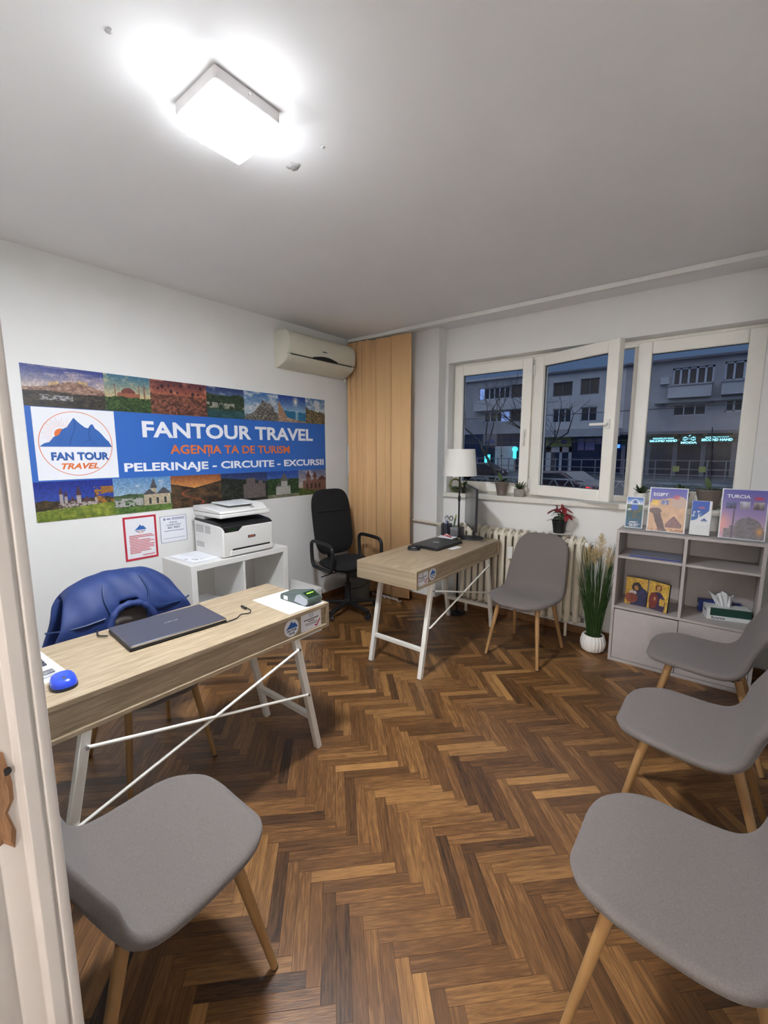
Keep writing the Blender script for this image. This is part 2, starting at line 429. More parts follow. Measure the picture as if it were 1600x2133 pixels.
# herringbone parquet, one mesh; every plank a separate slab with its own tone
def parquet():
    wd = 0.0433; n = 7; L = wd * n
    p = np.array([1, 1]) / math.sqrt(2); q = np.array([1, -1]) / math.sqrt(2); O = np.array([2.153, -2.778])
    x0, x1, y0, y1 = 0.0, XR, -6.2, 0.0
    vs = []; fs = []; mi = []; uvs = []; tones = []
    r = random.Random(11); g = 0.00045
    def plank(a0, a1, b0, b1, along_p):
        c = [O + p * (a * wd) + q * (b * wd) for a, b in ((a0, b0), (a1, b0), (a1, b1), (a0, b1))]
        ctr = sum(c) / 4
        if not (x0 - .3 < ctr[0] < x1 + .3 and y0 - .3 < ctr[1] < y1 + .3): return
        poly = []
        for k in c:
            d = k - ctr; dp, dq = d @ p, d @ q
            poly.append(ctr + p * (dp - math.copysign(g, dp)) + q * (dq - math.copysign(g, dq)))
        uu = [(0, 0), (L, 0), (L, wd), (0, wd)] if along_p else [(0, 0), (0, wd), (L, wd), (L, 0)]
        # clip to the room (Sutherland-Hodgman) keeping uv
        P = [(k[0], k[1], t[0], t[1]) for k, t in zip(poly, uu)]
        for ax, lim, sg in ((0, x0, 1), (0, x1, -1), (1, y0, 1), (1, y1, -1)):
            out = []
            for i in range(len(P)):
                A = P[i]; B = P[(i + 1) % len(P)]; da = sg * (A[ax] - lim); db = sg * (B[ax] - lim)
                if da >= 0: out.append(A)
                if da * db < 0: t = da / (da - db); out.append(tuple(A[j] + (B[j] - A[j]) * t for j in range(4)))
            P = out
            if len(P) < 3: return
        k = len(vs); du = r.uniform(0, 40); dv = r.uniform(0, 40)
        z = 0.0
        ar = sum(P[i][0] * P[(i + 1) % len(P)][1] - P[(i + 1) % len(P)][0] * P[i][1] for i in range(len(P)))
        if ar < 0: P = P[::-1]
        for a in P: vs.append((a[0], a[1], z))
        fs.append(tuple(range(k, k + len(P)))); mi.append(0)
        uvs.append([(a[2] + du, a[3] + dv) for a in P])
        t = r.gauss(0.5, 0.11)
        if r.random() < 0.07: t += 0.24
        if r.random() < 0.10: t -= 0.16
        tones.append(min(0.95, max(0.12, t)))
    R = 170
    for s in range(-18, 19):
        for k in range(-R, R):
            a, b = k + s * n, k - s * n
            plank(a, a + n, b, b + 1, True)
            plank(a + n - 1, a + n, b - n, b, False)
    mb = MB(); mb.v = vs; mb.f = fs; mb.m = mi
    mb.box(x0 - .1, x1 + .1, y0, y1 + .3, -0.12, -0.0008, mi=1)
    o = build('floor', mb, ['parquet', 'subfloor'], smooth=False)
    me = o.data; uv = me.uv_layers.new(name='UVMap'); li = 0
    at = me.attributes.new('tone', 'FLOAT', 'FACE'); tv = tones + [0.3] * (len(me.polygons) - len(tones))
    at.data.foreach_set('value', tv)
    for i, u in enumerate(uvs):
        for t in u: uv.data[li].uv = t; li += 1
    return struct(o, 'brown oak herringbone parquet floor of the office', 'floor')
parquet()

# walls
mb = MB().box(-0.12, 0, YB - .14, 0.34, -0.02, H)
struct(build('wall_left', mb, 'wall'), 'white wall behind the long blue banner', 'wall')
WX0, WX1, WZ0, WZ1 = 1.000, 3.266, 1.055, 2.309        # window opening
mb = MB()
mb.box(0, WX0, 0, .34, -0.02, H).box(WX1, XR, 0, .34, -0.02, H).box(WX0, WX1, 0, .34, -0.02, WZ0).box(WX0, WX1, 0, .34, WZ1, H)
struct(build('wall_front', mb, 'wall'), 'white wall around the triple window', 'wall')
mb = MB().box(0.0, 0.972, -0.13, 0.0, 0, H)
struct(build('wall_pillar', mb, 'wall', bevel=.004), 'shallow white pillar beside the apricot blinds', 'pillar')
mb = MB().box(XR, XR + .12, YB - 2.6, 0.34, -0.02, H)
struct(build('wall_right', mb, 'wall'), 'white wall behind the row of grey chairs', 'wall')
DX0, DX1, DZ = 2.375, 3.34, 2.06                        # door opening
mb = MB().box(-0.12, DX0, YB - .14, YB, -0.02, H).box(DX1, XR, YB - .14, YB, -0.02, H).box(DX0, DX1, YB - .14, YB, DZ, H)
struct(build('wall_rear', mb, 'wall'), 'white wall holding the doorway', 'wall')
# hallway behind the doorway
mb = MB().box(1.9, 2.0, YB - 2.6, YB - .14, -0.02, H).box(1.9, XR + .12, YB - 2.7, YB - 2.6, -0.02, H)
struct(build('wall_hallway', mb, 'wall'), 'white hallway walls behind the doorway', 'wall')

# ceiling with plaster scars
mb = MB().box(-0.12, XR + .12, YB - 2.7, 0.34, H, H + .12)
ceil = struct(build('ceiling', mb, 'ceil'), 'matt white ceiling with a few plaster scars', 'ceiling')
def scar(x, y, r, s):
    rr = random.Random(s); b = MB(); n = 16
    ring = [r * rr.uniform(.6, 1.15) for _ in range(n)]
    vs = []
    for k, (f, z) in enumerate(((1, 0), (.8, -.003), (.4, -.0045))):
        for i in range(n):
            t = 2 * PI * i / n; vs.append((x + ring[i] * f * math.cos(t), y + ring[i] * f * math.sin(t) * .8, H + z * rr.uniform(.6, 1.2) + .0005))
    fs = []
    for k in range(2):
        for i in range(n): j = (i + 1) % n; fs.append((k * n + i, (k + 1) * n + i, (k + 1) * n + j, k * n + j))
    fs.append(tuple(range(2 * n, 3 * n)))
    b.add(vs, fs); build('plaster_scar', b, 'scar', ceil)
for i, (x, y, r) in enumerate(((1.688, -2.425, .034), (1.967, -3.187, .012), (1.739, -3.10, .012), (1.86, -2.43, .008))): scar(x, y, r, i)

# skirting
mb = MB().box(0, .016, YB, 0, 0, .055)
struct(build('baseboard_left', mb, 'skirt', bevel=.003), 'low brown wooden skirting under the banner wall', 'skirting')
mb = MB().box(0.972, XR, -.016, 0, 0, .06).box(0.016, 0.972, -.146, -.13, 0, .06).box(.972, .988, -.146, 0, 0, .06)
struct(build('baseboard_front', mb, 'skirt', bevel=.003), 'brown wooden skirting behind the radiator', 'skirting')
mb = MB().box(XR - .016, XR, YB, 0, 0, .06)
struct(build('baseboard_right', mb, 'skirt', bevel=.003), 'brown wooden skirting behind the grey chairs', 'skirting')

# window sill (a stone slab)
mb = MB().box(0.985, 3.28, -.04, .14, 1.056, 1.100)
struct(build('trim_1', mb, 'sill', bevel=.006, seg=3), 'cream stone window sill under the triple window', 'window sill')

# ------------------------------------------------------------------ triple window
win = thing('window_1', 'white plastic triple window with its middle sash open', 'window', (0, 0, 0), kind='structure')
FY0, FY1 = .12, .19
mb = MB()
mb.box(1.0, 3.266, FY0, FY1, 2.262, WZ1).box(1.0, 3.266, FY0, FY1, 1.10, 1.145)
mb.box(1.0, 1.045, FY0, FY1, 1.145, 2.262).box(3.222, 3.266, FY0, FY1, 1.145, 2.262)
mb.box(1.745, 1.80, FY0 + .012, FY1, 1.145, 2.262).box(2.515, 2.575, FY0 + .012, FY1, 1.145, 2.262)
build('window_frame', mb, 'pvc', win, bevel=.004)
def frame4(W, z0, z1, st, th, gz, y0=0.0):
    """sash as four mitred stiles around the glass: local x 0..W, y y0..y0+th"""
    b = MB()
    b.box(0, st, y0, y0 + th, z0, z1).box(W - st, W, y0, y0 + th, z0, z1).box(st, W - st, y0, y0 + th, z1 - gz, z1).box(st, W - st, y0, y0 + th, z0, z0 + gz)
    return b
def pane(parent, x0, x1, z0, z1, y):
    g = MB()
    for (a, b2, c, d) in ((x0, x1, z0, z0 + .008), (x0, x1, z1 - .008, z1), (x0, x0 + .006, z0, z1), (x1 - .006, x1, z0, z1)):
        g.box(a, b2, y - .003, y + .014, c, d)
    build('gasket', g, 'gasket', parent)
    build('pane', MB().box(x0, x1, y + .004, y + .010, z0, z1), 'glass', parent, smooth=False)
# left sash, shut
s1 = build('sash', frame4(.745, 1.12, 2.285, .086, .06, .088), 'pvc', win, loc=(1.018, .09, 0), bevel=.006, seg=2)
pane(s1, .080, .665, 1.205, 2.203, .03)
hb = MB().box(.690, .716, -.012, 0, 1.615, 1.685).bar((.703, -.028, 1.665), (.703, -.036, 1.545), .020, .013).cyl((.703, 0, 1.65), (.703, -.034, 1.65), .009)
build('handle', hb, 'white_lac', s1, bevel=.003)
# middle sash, swung into the room about its left edge
s2 = build('sash', frame4(.735, 1.118, 2.283, .086, .062, .088, 0), 'pvc', win, loc=(1.787, .085, 0), rot=(0, 0, math.radians(-21.2)), bevel=.006, seg=2)
pane(s2, .080, .655, 1.203, 2.200, .03)
hb = MB().box(.680, .706, -.014, 0, 1.655, 1.725).bar((.700, -.032, 1.69), (.568, -.040, 1.69), .020, .014, up=(0, 1, 0)).cyl((.693, 0, 1.69), (.693, -.038, 1.69), .009)
build('handle', hb, 'white_lac', s2, bevel=.003)
for z_ in (1.17, 2.13): build('hinge', MB().cyl((-.008, .0, z_), (-.008, .0, z_ + .085), .008), 'white_lac', s2)
# right sash, shut
s3 = build('sash', frame4(.725, 1.12, 2.285, .092, .06, .088), 'pvc', win, loc=(2.543, .10, 0), bevel=.006, seg=2)
pane(s3, .086, .640, 1.205, 2.203, .03)

# ------------------------------------------------------------------ door frame at the left edge of the view
door = thing('door_1', 'white painted door frame with a torn latch hole', 'door frame', (0, 0, 0), kind='structure')
prof = [(2.36, -3.536), (2.428, -3.536), (2.430, -3.539), (2.430, -3.549), (2.424, -3.552), (2.430, -3.555), (2.430, -3.571), (2.402, -3.574), (2.402, -3.596), (2.398, -3.602),
        (2.402, -3.609), (2.402, -3.73), (2.36, -3.73)]
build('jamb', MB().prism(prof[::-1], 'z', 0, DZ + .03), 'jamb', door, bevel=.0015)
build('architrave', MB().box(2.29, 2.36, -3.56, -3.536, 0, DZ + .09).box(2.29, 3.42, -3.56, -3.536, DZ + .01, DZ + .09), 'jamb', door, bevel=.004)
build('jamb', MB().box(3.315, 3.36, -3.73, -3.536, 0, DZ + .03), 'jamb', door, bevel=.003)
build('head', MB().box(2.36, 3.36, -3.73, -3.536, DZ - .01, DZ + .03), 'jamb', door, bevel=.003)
# splintered wood where the latch plate was torn out
r_ = random.Random(5); b = MB()
cz, cy = 1.02, -3.603; n = 22; vs = []
ring = [(1 + .35 * r_.uniform(-1, 1)) for _ in range(n)]
for k, (f, d) in enumerate(((1, .0008), (.78, -.0006 + .004), (.45, .0015), (.2, .003))):
    for i in range(n):
        t = 2 * PI * i / n; vs.append((2.402 + d + .002 * r_.random() * (k > 0), cy + .022 * f * ring[i] * math.cos(t), cz + .075 * f * ring[i] * math.sin(t)))
fs = []
for k in range(3):
    for i in range(n): j = (i + 1) % n; fs.append((k * n + i, k * n + j, (k + 1) * n + j, (k + 1) * n + i))
fs.append(tuple(range(3 * n, 4 * n)))
b.add(vs, fs); build('torn_wood', b, 'rawwood', door)
for y_, z_ in ((-3.583, 1.065), (-3.602, 1.045)): build('screw_hole', MB().cyl((2.401, y_, z_), (2.4058, y_, z_), .0055, n=10), 'dark', door)

# ------------------------------------------------------------------ ceiling lamp, and a fill lamp added in the hallway
lamp = thing('ceiling_lamp', 'square white glowing lamp fixed to the ceiling', 'ceiling lamp', (1.757, -2.757, H), rotz=0)
hb = MB().box(-.118, .118, -.118, .118, -.042, 0)
build('housing', hb, 'lamp_white', lamp, bevel=.008, seg=3)
db = MB().box(-.116, .116, -.116, .116, -.082, -.042, mi=1); db.m[0] = 0
build('diffuser', db, ['lamp_glow', 'lamp_side'], lamp, bevel=.010, seg=3)
build('screw', MB().cyl((.05, .118, -.018), (.05, .121, -.018), .004, n=10), 'steel', lamp)
build('screw', MB().cyl((.118, .0, -.018), (.121, .0, -.018), .004, n=10), 'steel', lamp)
hl = thing('hallway_fill_lamp', 'tall opal fill lamp added out of view in the hallway behind the doorway', 'wall lamp', (3.425, YB - 2.602, 1.75))  # fixture added out of view to lift the door frame and far wall
build('back_plate', MB().box(-.07, .07, -.02, .002, -.48, .48), 'lamp_white', hl, bevel=.004)
build('opal_cover', MB().box(-.062, .062, .002, .055, -.46, .46), 'hall_glow', hl, bevel=.02, seg=3)
# ================================================================== furniture
# ---------------- shell chairs
def catmull(P, t):
    n = len(P) - 1; x = t * n; i = min(int(x), n - 1); f = x - i
    p0 = P[max(i - 1, 0)]; p1 = P[i]; p2 = P[i + 1]; p3 = P[min(i + 2, n)]
    return tuple(0.5 * ((2 * b) + (-a + c) * f + (2 * a - 5 * b + 4 * c - d) * f * f + (-a + 3 * b - 3 * c + d) * f ** 3) for a, b, c, d in zip(p0, p1, p2, p3))
PROF = [(-.274, .422), (-.238, .446), (-.15, .456), (-.06, .450), (.02, .444), (.082, .452), (.128, .486), (.163, .552), (.193, .64), (.220, .73), (.243, .815), (.254, .868)]
WID = [.200, .214, .226, .231, .232, .230, .226, .219, .212, .206, .200, .190]
def shell_mesh():
    nu, nv = 18, 44
    b = MB(); vs = []
    ts = [j / nv for j in range(nv + 1)]
    pts = [catmull([p + (w,) for p, w in zip(PROF, WID)], t) for t in ts]
    # arclength for end rounding
    s = [0]
    for a, c in zip(pts, pts[1:]): s.append(s[-1] + math.hypot(c[0] - a[0], c[1] - a[1]))
    Ltot = s[-1]
    for j, (y, z, w) in enumerate(pts):
        a = pts[max(j - 1, 0)]; c = pts[min(j + 1, nv)]
        d = Vector((0, c[0] - a[0], c[1] - a[1])).normalized(); nrm = Vector((0, -d.z, d.y))
        rf = .18; rt = .14
        k = 1.0
        if s[j] < rf: k = (1 - (1 - s[j] / rf) ** 2.2) ** (1 / 2.2)
        if Ltot - s[j] < rt: k = min(k, (1 - (1 - (Ltot - s[j]) / rt) ** 2.3) ** (1 / 2.3))
        k = .32 + .68 * k if k < 1 else 1
        seat = max(0, min(1, (y + .30) / .35)) if z < .5 else 1
        backk = max(0, min(1, (z - .45) / .12))
        for i in range(nu + 1):
            u = -1 + 2 * i / nu
            lift = (.012 * seat * (1 - backk) + .040 * backk * max(0, 1 - max(0, z - .56) / .26)) * abs(u) ** 2.2
            p = Vector((u * w * k, y, z)) + nrm * lift
            vs.append(p)
    fs = []
    for j in range(nv):
        for i in range(nu): q = j * (nu + 1) + i; fs.append((q, q + 1, q + nu + 2, q + nu + 1))
    b.add(vs, fs); return b
def make_chair():
    t = thing('dining_chair', 'x', 'chair')
    o = build('seat_shell', shell_mesh(), 'fabric', t, solid=.030, sub=1)
    build('seat_frame', MB().box(-.15, .15, -.165, -.14, .405, .417).box(-.15, .15, .10, .125, .405, .417).box(-.15, -.125, -.165, .125, .402, .414).box(.125, .15, -.165, .125, .402, .414), 'blackmetal', t, bevel=.002)
    for sx in (-1, 1):
        for (ty, fy) in ((-.155, -.24), (.115, .24)):
            a = (sx * .142, ty, .416); c = (sx * .195, fy, 0.0)
            lg = build('leg', MB().cyl(a, c, .0165, .0105, n=16), 'beech', t)
            d = (Vector(c) - Vector(a)).normalized(); e = Vector(c) - d * .006
            build('foot_glide', MB().cyl(tuple(e), (c[0], c[1], 0), .0112, .0105, n=14), 'black', lg)
    return t
chair0 = make_chair()
CH = [(2.053, -.60, -3, 'grey shell chair standing before the radiator with its back to the window', None),
      (3.15, -.985, -90, 'grey shell chair closest to the grey cabinet', 'grey chairs along the right wall'),
      (3.145, -1.735, -91, 'grey shell chair between two like it along the right wall', 'grey chairs along the right wall'),
      (3.170, -2.48, -90, 'grey shell chair at the bottom right corner, frontmost of its row', 'grey chairs along the right wall'),
      (2.034, -3.285, 180, 'grey shell chair beside the door frame, its back behind the jamb', None),
      (1.030, -2.865, 90, 'grey shell chair behind the desk, its back covered by a navy jacket', None)]
for i, (x, y, rz, lb, gp) in enumerate(CH):
    c = chair0 if i == 0 else copy_tree(chair0)
    c.location = (x, y, 0); c.rotation_euler = (0, 0, math.radians(rz)); c['label'] = lb
    if gp: c['group'] = gp

# ---------------- two identical desks
def mountain(s=1.0, dz=0.0):
    """outline of the mountain of the logo, unit width, base at z=0"""
    pts = [(-.5, 0), (-.44, .05), (-.37, .07), (-.31, .15), (-.24, .18), (-.19, .27), (-.12, .31), (-.07, .39), (-.02, .46), (.03, .40), (.07, .36), (.13, .31), (.17, .30), (.21, .36), (.24, .37),
           (.27, .30), (.32, .26), (.37, .20), (.42, .13), (.46, .09), (.5, 0)]
    return [(x * s, z * s + dz) for x, z in pts]
def disc(b, cx, cz, r, y0, y1, n=40, mi=0, rx=None):
    b.prism([(cx + (rx or r) * math.cos(2 * PI * i / n), cz + r * math.sin(2 * PI * i / n)) for i in range(n)], 'y', y1, y0, mi); return b
def ring(b, cx, cz, r0, r1, y, n=64, mi=0, dy=.0006):
    vs = []
    for yy in (y, y - dy):
        for rr in (r0, r1):
            for i in range(n): t = 2 * PI * i / n; vs.append((cx + rr * math.cos(t), yy, cz + rr * math.sin(t)))
    fs = []
    for i in range(n):
        j = (i + 1) % n
        fs += [(2 * n + i, 3 * n + i, 3 * n + j, 2 * n + j), (i, 2 * n + i, 2 * n + j, j), (n + i, n + j, 3 * n + j, 3 * n + i)]
    b.add(vs, fs, mi); return b
def put_text(parent, name, s, m, w, h, loc, rot, bold=.02, shear=0.0, space=1.0):
    t = text_mb(s, w, h, bold, .0009, shear, space)
    return build(name, t, m, parent, loc, rot, smooth=False)
def logo_sticker(parent, r, loc, rot):
    o = build('sticker', disc(MB(), 0, 0, r, 0, -.0008), 'paper', parent, loc, rot, smooth=False)
    build('mountain_mark', MB().prism(mountain(1.7 * r, -.05 * r), 'y', -.0008, -.0014), 'logo_blue', o, smooth=False)
    put_text(o, 'lettering', 'FAN TOUR', 'logo_dark', 1.35 * r, .27 * r, (0, -.0009, -.28 * r), None, .03)
    put_text(o, 'lettering', 'TRAVEL', 'logo_dark', .85 * r, .22 * r, (0, -.0009, -.62 * r), None, .03, .25)
    return o
DL = 1.26
def make_desk():
    """local: x across (0 = front long side facing the visitor at +x), y along; origin at floor centre"""
    t = thing('desk', 'x', 'desk')
    x0, x1, y0, y1 = -.25, .25, -DL / 2, DL / 2
    b = MB().box(x0, x1, y0, y1, .732, .750).box(x0, x1, y0, y1, .627, .643).box(x0, x1, y0, y0 + .018, .643, .732).box(x0, x1, y1 - .018, y1, .643, .732)
    boxuv(build('desk_box', b, 'desk', t, bevel=.0012), 'y')
    boxuv(build('front_panel', MB().box(x1 - .030, x1 - .014, y0 + .018, y1 - .018, .643, .732), 'desk', t), 'y')
    boxuv(build('drawer_front', MB().box(x0, x0 + .016, y0 + .02, -.002, .645, .730).box(x0, x0 + .016, .002, y1 - .02, .645, .730), 'desk', t, bevel=.001), 'y')
    for sx in (-1, 1):
        xx = .232 if sx > 0 else -.19
        for sy in (-1, 1):
            a = Vector((xx, sy * (DL / 2 - .205), .627)); c = Vector((xx, sy * (DL / 2 - .078), 0))
            lg = MB().bar(a, c, .030, .030, up=(1, 0, 0))
            build('leg', lg, 'white_metal', t, bevel=.002)
    for sy in (-1, 1):
        yy = sy * (DL / 2 - .115)
        build('crossbar', MB().bar((-.19, yy, .185), (.232, yy, .185), .026, .026), 'white_metal', t, bevel=.002)
    xb = .251
    for sy in (-1, 1):
        a = (xb, sy * (DL / 2 - .198), .575); c = (xb, -sy * (DL / 2 - .150), .325)
        br = build('brace_rod', MB().cyl(a, c, .0062, n=10), 'white_metal', t)
        for p in (a, c): build('brace_screw', MB().cyl((xb - .003, p[1], p[2]), (xb + .009, p[1], p[2]), .006, n=10), 'steel', br)
    return t
desk0 = make_desk()
desk1 = desk0; desk2 = copy_tree(desk0)
tag(desk1, 'oak topped desk nearest the door, with the calculator and grey laptop', 'desk', 'matching oak desks on white trestle legs')
desk1.location = (1.387, -2.2275 - DL / 2, 0)
tag(desk2, 'oak topped desk by the radiator, with the monitor and black laptop', 'desk', 'matching oak desks on white trestle legs')
desk2.location = (1.428, -1.508 + DL / 2, 0)
RF = (0, 0, PI / 2)        # local -Y (print side) -> +X
def notice_card(parent, W, Hh, loc, rot):
    o = build('notice_card', MB().box(-W / 2, W / 2, -.0008, 0, -Hh / 2, Hh / 2), 'paper', parent, loc, rot, smooth=False)
    b = ring(MB(), 0, Hh * .30, .011, .013, -.0008); ring(b, 0, Hh * .30, .005, .0065, -.0008)
    for k, (wd, z, h) in enumerate(((.72, .08, .006), (.30, -.02, .005), (.62, -.12, .003), (.55, -.19, .003))):
        b.box(-W * wd / 2, W * wd / 2, -.0014, -.0008, Hh * z - h / 2, Hh * z + h / 2)
    build('print_lines', b, 'paper_print', o, smooth=False)
    tk = MB().bar((W * .18, -.0012, -Hh * .28), (W * .26, -.0012, -Hh * .38), .0012, .0055).bar((W * .25, -.0012, -Hh * .385), (W * .44, -.0012, -Hh * .06), .0012, .0055)
    build('tick_mark', tk, 'red', o, smooth=False)
    return o
# stickers and notice cards on the visitor side of each desk (desk 1: seen along +x face)
logo_sticker(desk1, .042, (.2375, DL / 2 - .228, .688), RF)
notice_card(desk1, .128, .098, (.2375, DL / 2 - .108, .688), RF)
notice_card(desk2, .128, .094, (.2375, -DL / 2 + .087, .688), RF)
logo_sticker(desk2, .042, (.2375, -DL / 2 + .205, .690), RF)

# ---------------- white cube shelf against the banner wall
KX0, KX1, KY0, KY1, KH = .135, .530, -2.355, -1.585, .77
sh = thing('cube_shelf', 'white four cube shelf carrying the printer', 'shelf', ((KX0 + KX1) / 2, (KY0 + KY1) / 2, 0))
a, bb = (KX1 - KX0) / 2, (KY1 - KY0) / 2
build('carcass', MB().box(-a, a, -bb, -bb + .038, 0, KH).box(-a, a, bb - .038, bb, 0, KH).box(-a, a, -bb + .038, bb - .038, KH - .038, KH).box(-a, a, -bb + .038, bb - .038, 0, .038), 'white_lac', sh, bevel=.002)
build('divider', MB().box(-a + .004, a - .004, -.008, .008, .038, KH - .038), 'white_lac', sh)
build('shelf_board', MB().box(-a + .004, a - .004, -bb + .038, bb - .038, .377, .393), 'white_lac', sh)
ST = thing('paper_stack', 'pile of white paper inside the upper left cube of the white shelf', 'paper', (.345, -2.155, .393), .12)
for k in range(5):
    build('sheet', MB().box(-.148, .148, -.105, .105, k * .012, k * .012 + .0108), 'paper', ST, rot=(0, 0, .05 * ((k * 7) % 3 - 1)))
wb = thing('storage_box', 'low white storage box between the white shelf and the office chair', 'box', (.385, -1.42, 0))
build('box_body', MB().box(-.19, .19, -.135, .135, 0, .345), 'white_lac', wb, bevel=.003)
build('lid', MB().box(-.194, .194, -.139, .139, .345, .375), 'white_lac', wb, bevel=.003)

# ---------------- grey cabinet under the window
gx0, gx1, gy0, gy1, gh = 2.573, 3.366, -.352, -.022, .955
gc = thing('grey_cabinet', 'low grey open cabinet with closed doors below, right of the radiator', 'cabinet', ((gx0 + gx1) / 2, (gy0 + gy1) / 2, 0))
gw, gd = (gx1 - gx0) / 2, (gy1 - gy0) / 2; mx = 2.972 - (gx0 + gx1) / 2
b = MB().box(-gw, -gw + .018, -gd, gd, 0, gh - .018).box(gw - .018, gw, -gd, gd, 0, gh - .018).box(-gw, gw, -gd, gd, gh - .018, gh)
b.box(-gw + .018, gw - .018, -gd, gd, .394, .410).box(-gw + .018, gw - .018, -gd, gd, .0, .022)
b.box(-gw + .018, gw - .018, gd - .006, gd, .0, gh - .018)
build('carcass', b, 'grey_cab', gc, bevel=.0012)
build('divider', MB().box(mx - .009, mx + .009, -gd, gd - .006, .410, gh - .018), 'grey_cab', gc, bevel=.001)
build('shelf_board', MB().box(-gw + .018, mx - .009, -gd + .004, gd - .006, .757, .773), 'grey_cab', gc, bevel=.001)
build('shelf_board', MB().box(mx + .009, gw - .018, -gd + .004, gd - .006, .757, .773), 'grey_cab', gc, bevel=.001)
build('door', MB().box(-gw + .021, mx - .002, -gd + .004, -gd + .020, .026, .385), 'grey_door', gc, bevel=.001)
build('door', MB().box(mx + .002, gw - .021, -gd + .004, -gd + .020, .026, .390), 'grey_door', gc, bevel=.001)

# ---------------- black office chair
oc = thing('office_chair', 'black swivel office chair with armrests before the apricot blinds', 'chair', (.45, -.83, 0), math.radians(78))
def superpad(w, h, t, n=20, k=4.0, bulge=.02):
    """padded slab in local XZ, facing -Y"""
    vs = []; b = MB(); nr = 6
    rings = []
    for side in (-1, 1):
        for r in range(nr + 1):
            f = r / nr
            rings.append((side, f))
    def pt(f, i, side):
        th = 2 * PI * i / n; c, s_ = math.cos(th), math.sin(th)
        m = (abs(c) ** k + abs(s_) ** k) ** (-1 / k)
        yy = side * (t / 2) * (1 - f ** 4) ** .5 + side * bulge * (1 - f * f)
        return (w / 2 * m * c * f, yy, h / 2 * m * s_ * f)
    idx = []
    for f in [j / nr for j in range(1, nr + 1)]:
        idx.append([len(vs) + i for i in range(n)]); vs += [pt(f, i, -1) for i in range(n)]
    for f in [j / nr for j in range(nr - 1, 0, -1)]:
        idx.append([len(vs) + i for i in range(n)]); vs += [pt(f, i, 1) for i in range(n)]
    fs = []
    for A, B in zip(idx, idx[1:]):
        for i in range(n): fs.append((A[i], B[i], B[(i + 1) % n], A[(i + 1) % n]))
    ca = len(vs); vs += [pt(0, 0, -1), pt(0, 0, 1)]
    for i in range(n): fs.append((ca, idx[0][i], idx[0][(i + 1) % n])); fs.append((ca + 1, idx[-1][(i + 1) % n], idx[-1][i]))
    b.add(vs, fs); return b
build('seat', superpad(.49, .48, .07, k=5), 'blackfab', oc, loc=(0, 0, .47), rot=(PI / 2, 0, 0), sub=1)
bk = build('backrest', superpad(.46, .66, .06, n=28, k=5, bulge=.025), 'blackfab', oc, loc=(0, .245, .83), rot=(math.radians(-10), 0, 0), sub=1)
build('stitch_seam', MB().tube([(-.19, -.050, .10), (-.1, -.058, .098), (0, -.061, .097), (.1, -.058, .098), (.19, -.050, .10)], .003), 'black', bk)
build('back_bracket', MB().bar((0, .12, .425), (0, .285, .44), .07, .014).bar((0, .285, .433), (0, .300, .80), .07, .014, up=(0, 1, 0)), 'black', oc, bevel=.003)
for sx in (-1, 1):
    x = sx * .27
    lp = [(x, -.13, .455), (x, -.16, .50), (x, -.165, .62), (x, -.15, .665), (x, -.10, .685), (x, .08, .69), (x, .16, .68), (x, .185, .64), (x, .175, .50), (x, .15, .455)]
    lp2 = []
    for i in range(len(lp) - 1):
        for k in range(4): lp2.append(catmull(lp, (i + k / 4) / (len(lp) - 1)))
    build('armrest', MB().tube(lp2 + [lp[-1]] + [(x * .93, .05, .440), (x * .93, -.05, .440)], .0165, n=10, closed=True), 'black', oc)
build('mechanism', MB().box(-.09, .09, -.10, .12, .40, .435), 'black', oc, bevel=.01)
build('lever', MB().tube([(-.06, 0, .41), (-.20, .0, .395), (-.285, .0, .385)], .005), 'black', oc)
build('gas_lift', MB().cyl((0, 0, .11), (0, 0, .28), .028, n=20).cyl((0, 0, .28), (0, 0, .41), .016, n=16), 'black', oc)
base = MB()
base.cyl((0, 0, .07), (0, 0, .125), .04, .032, n=20)
for k in range(5):
    t = 2 * PI * k / 5 + math.radians(-14); c, s_ = math.cos(t), math.sin(t)
    base.bar((c * .03, s_ * .03, .095), (c * .285, s_ * .285, .072), .042, .026)
build('star_base', base, 'black', oc, bevel=.004)
for k in range(5):
    t = 2 * PI * k / 5 + math.radians(-14); c, s_ = math.cos(t) * .285, math.sin(t) * .285
    ca = MB().cyl((c, s_, .04), (c, s_, .085), .008, n=8)
    d = Vector((-math.sin(t + .6), math.cos(t + .6), 0)); p = Vector((c, s_, .027))
    for q in (-1, 1): ca.cyl(tuple(p + d * q * .008), tuple(p + d * q * .024), .027, n=18)
    build('caster', ca, 'black', oc)
# ================================================================== wall: banner, notices, air conditioner
BY0, BY1, BZ0, BZ1 = -2.987, -.657, 1.080, 1.984
ban = thing('wall_banner', 'long blue travel agency banner with photo strips on the left wall', 'banner', (.001, BY0, BZ0), PI / 2)
BW, BH = BY1 - BY0, BZ1 - BZ0
build('banner_sheet', MB().box(0, BW, -.0015, 0, 0, BH), 'banner_blue', ban, smooth=False)

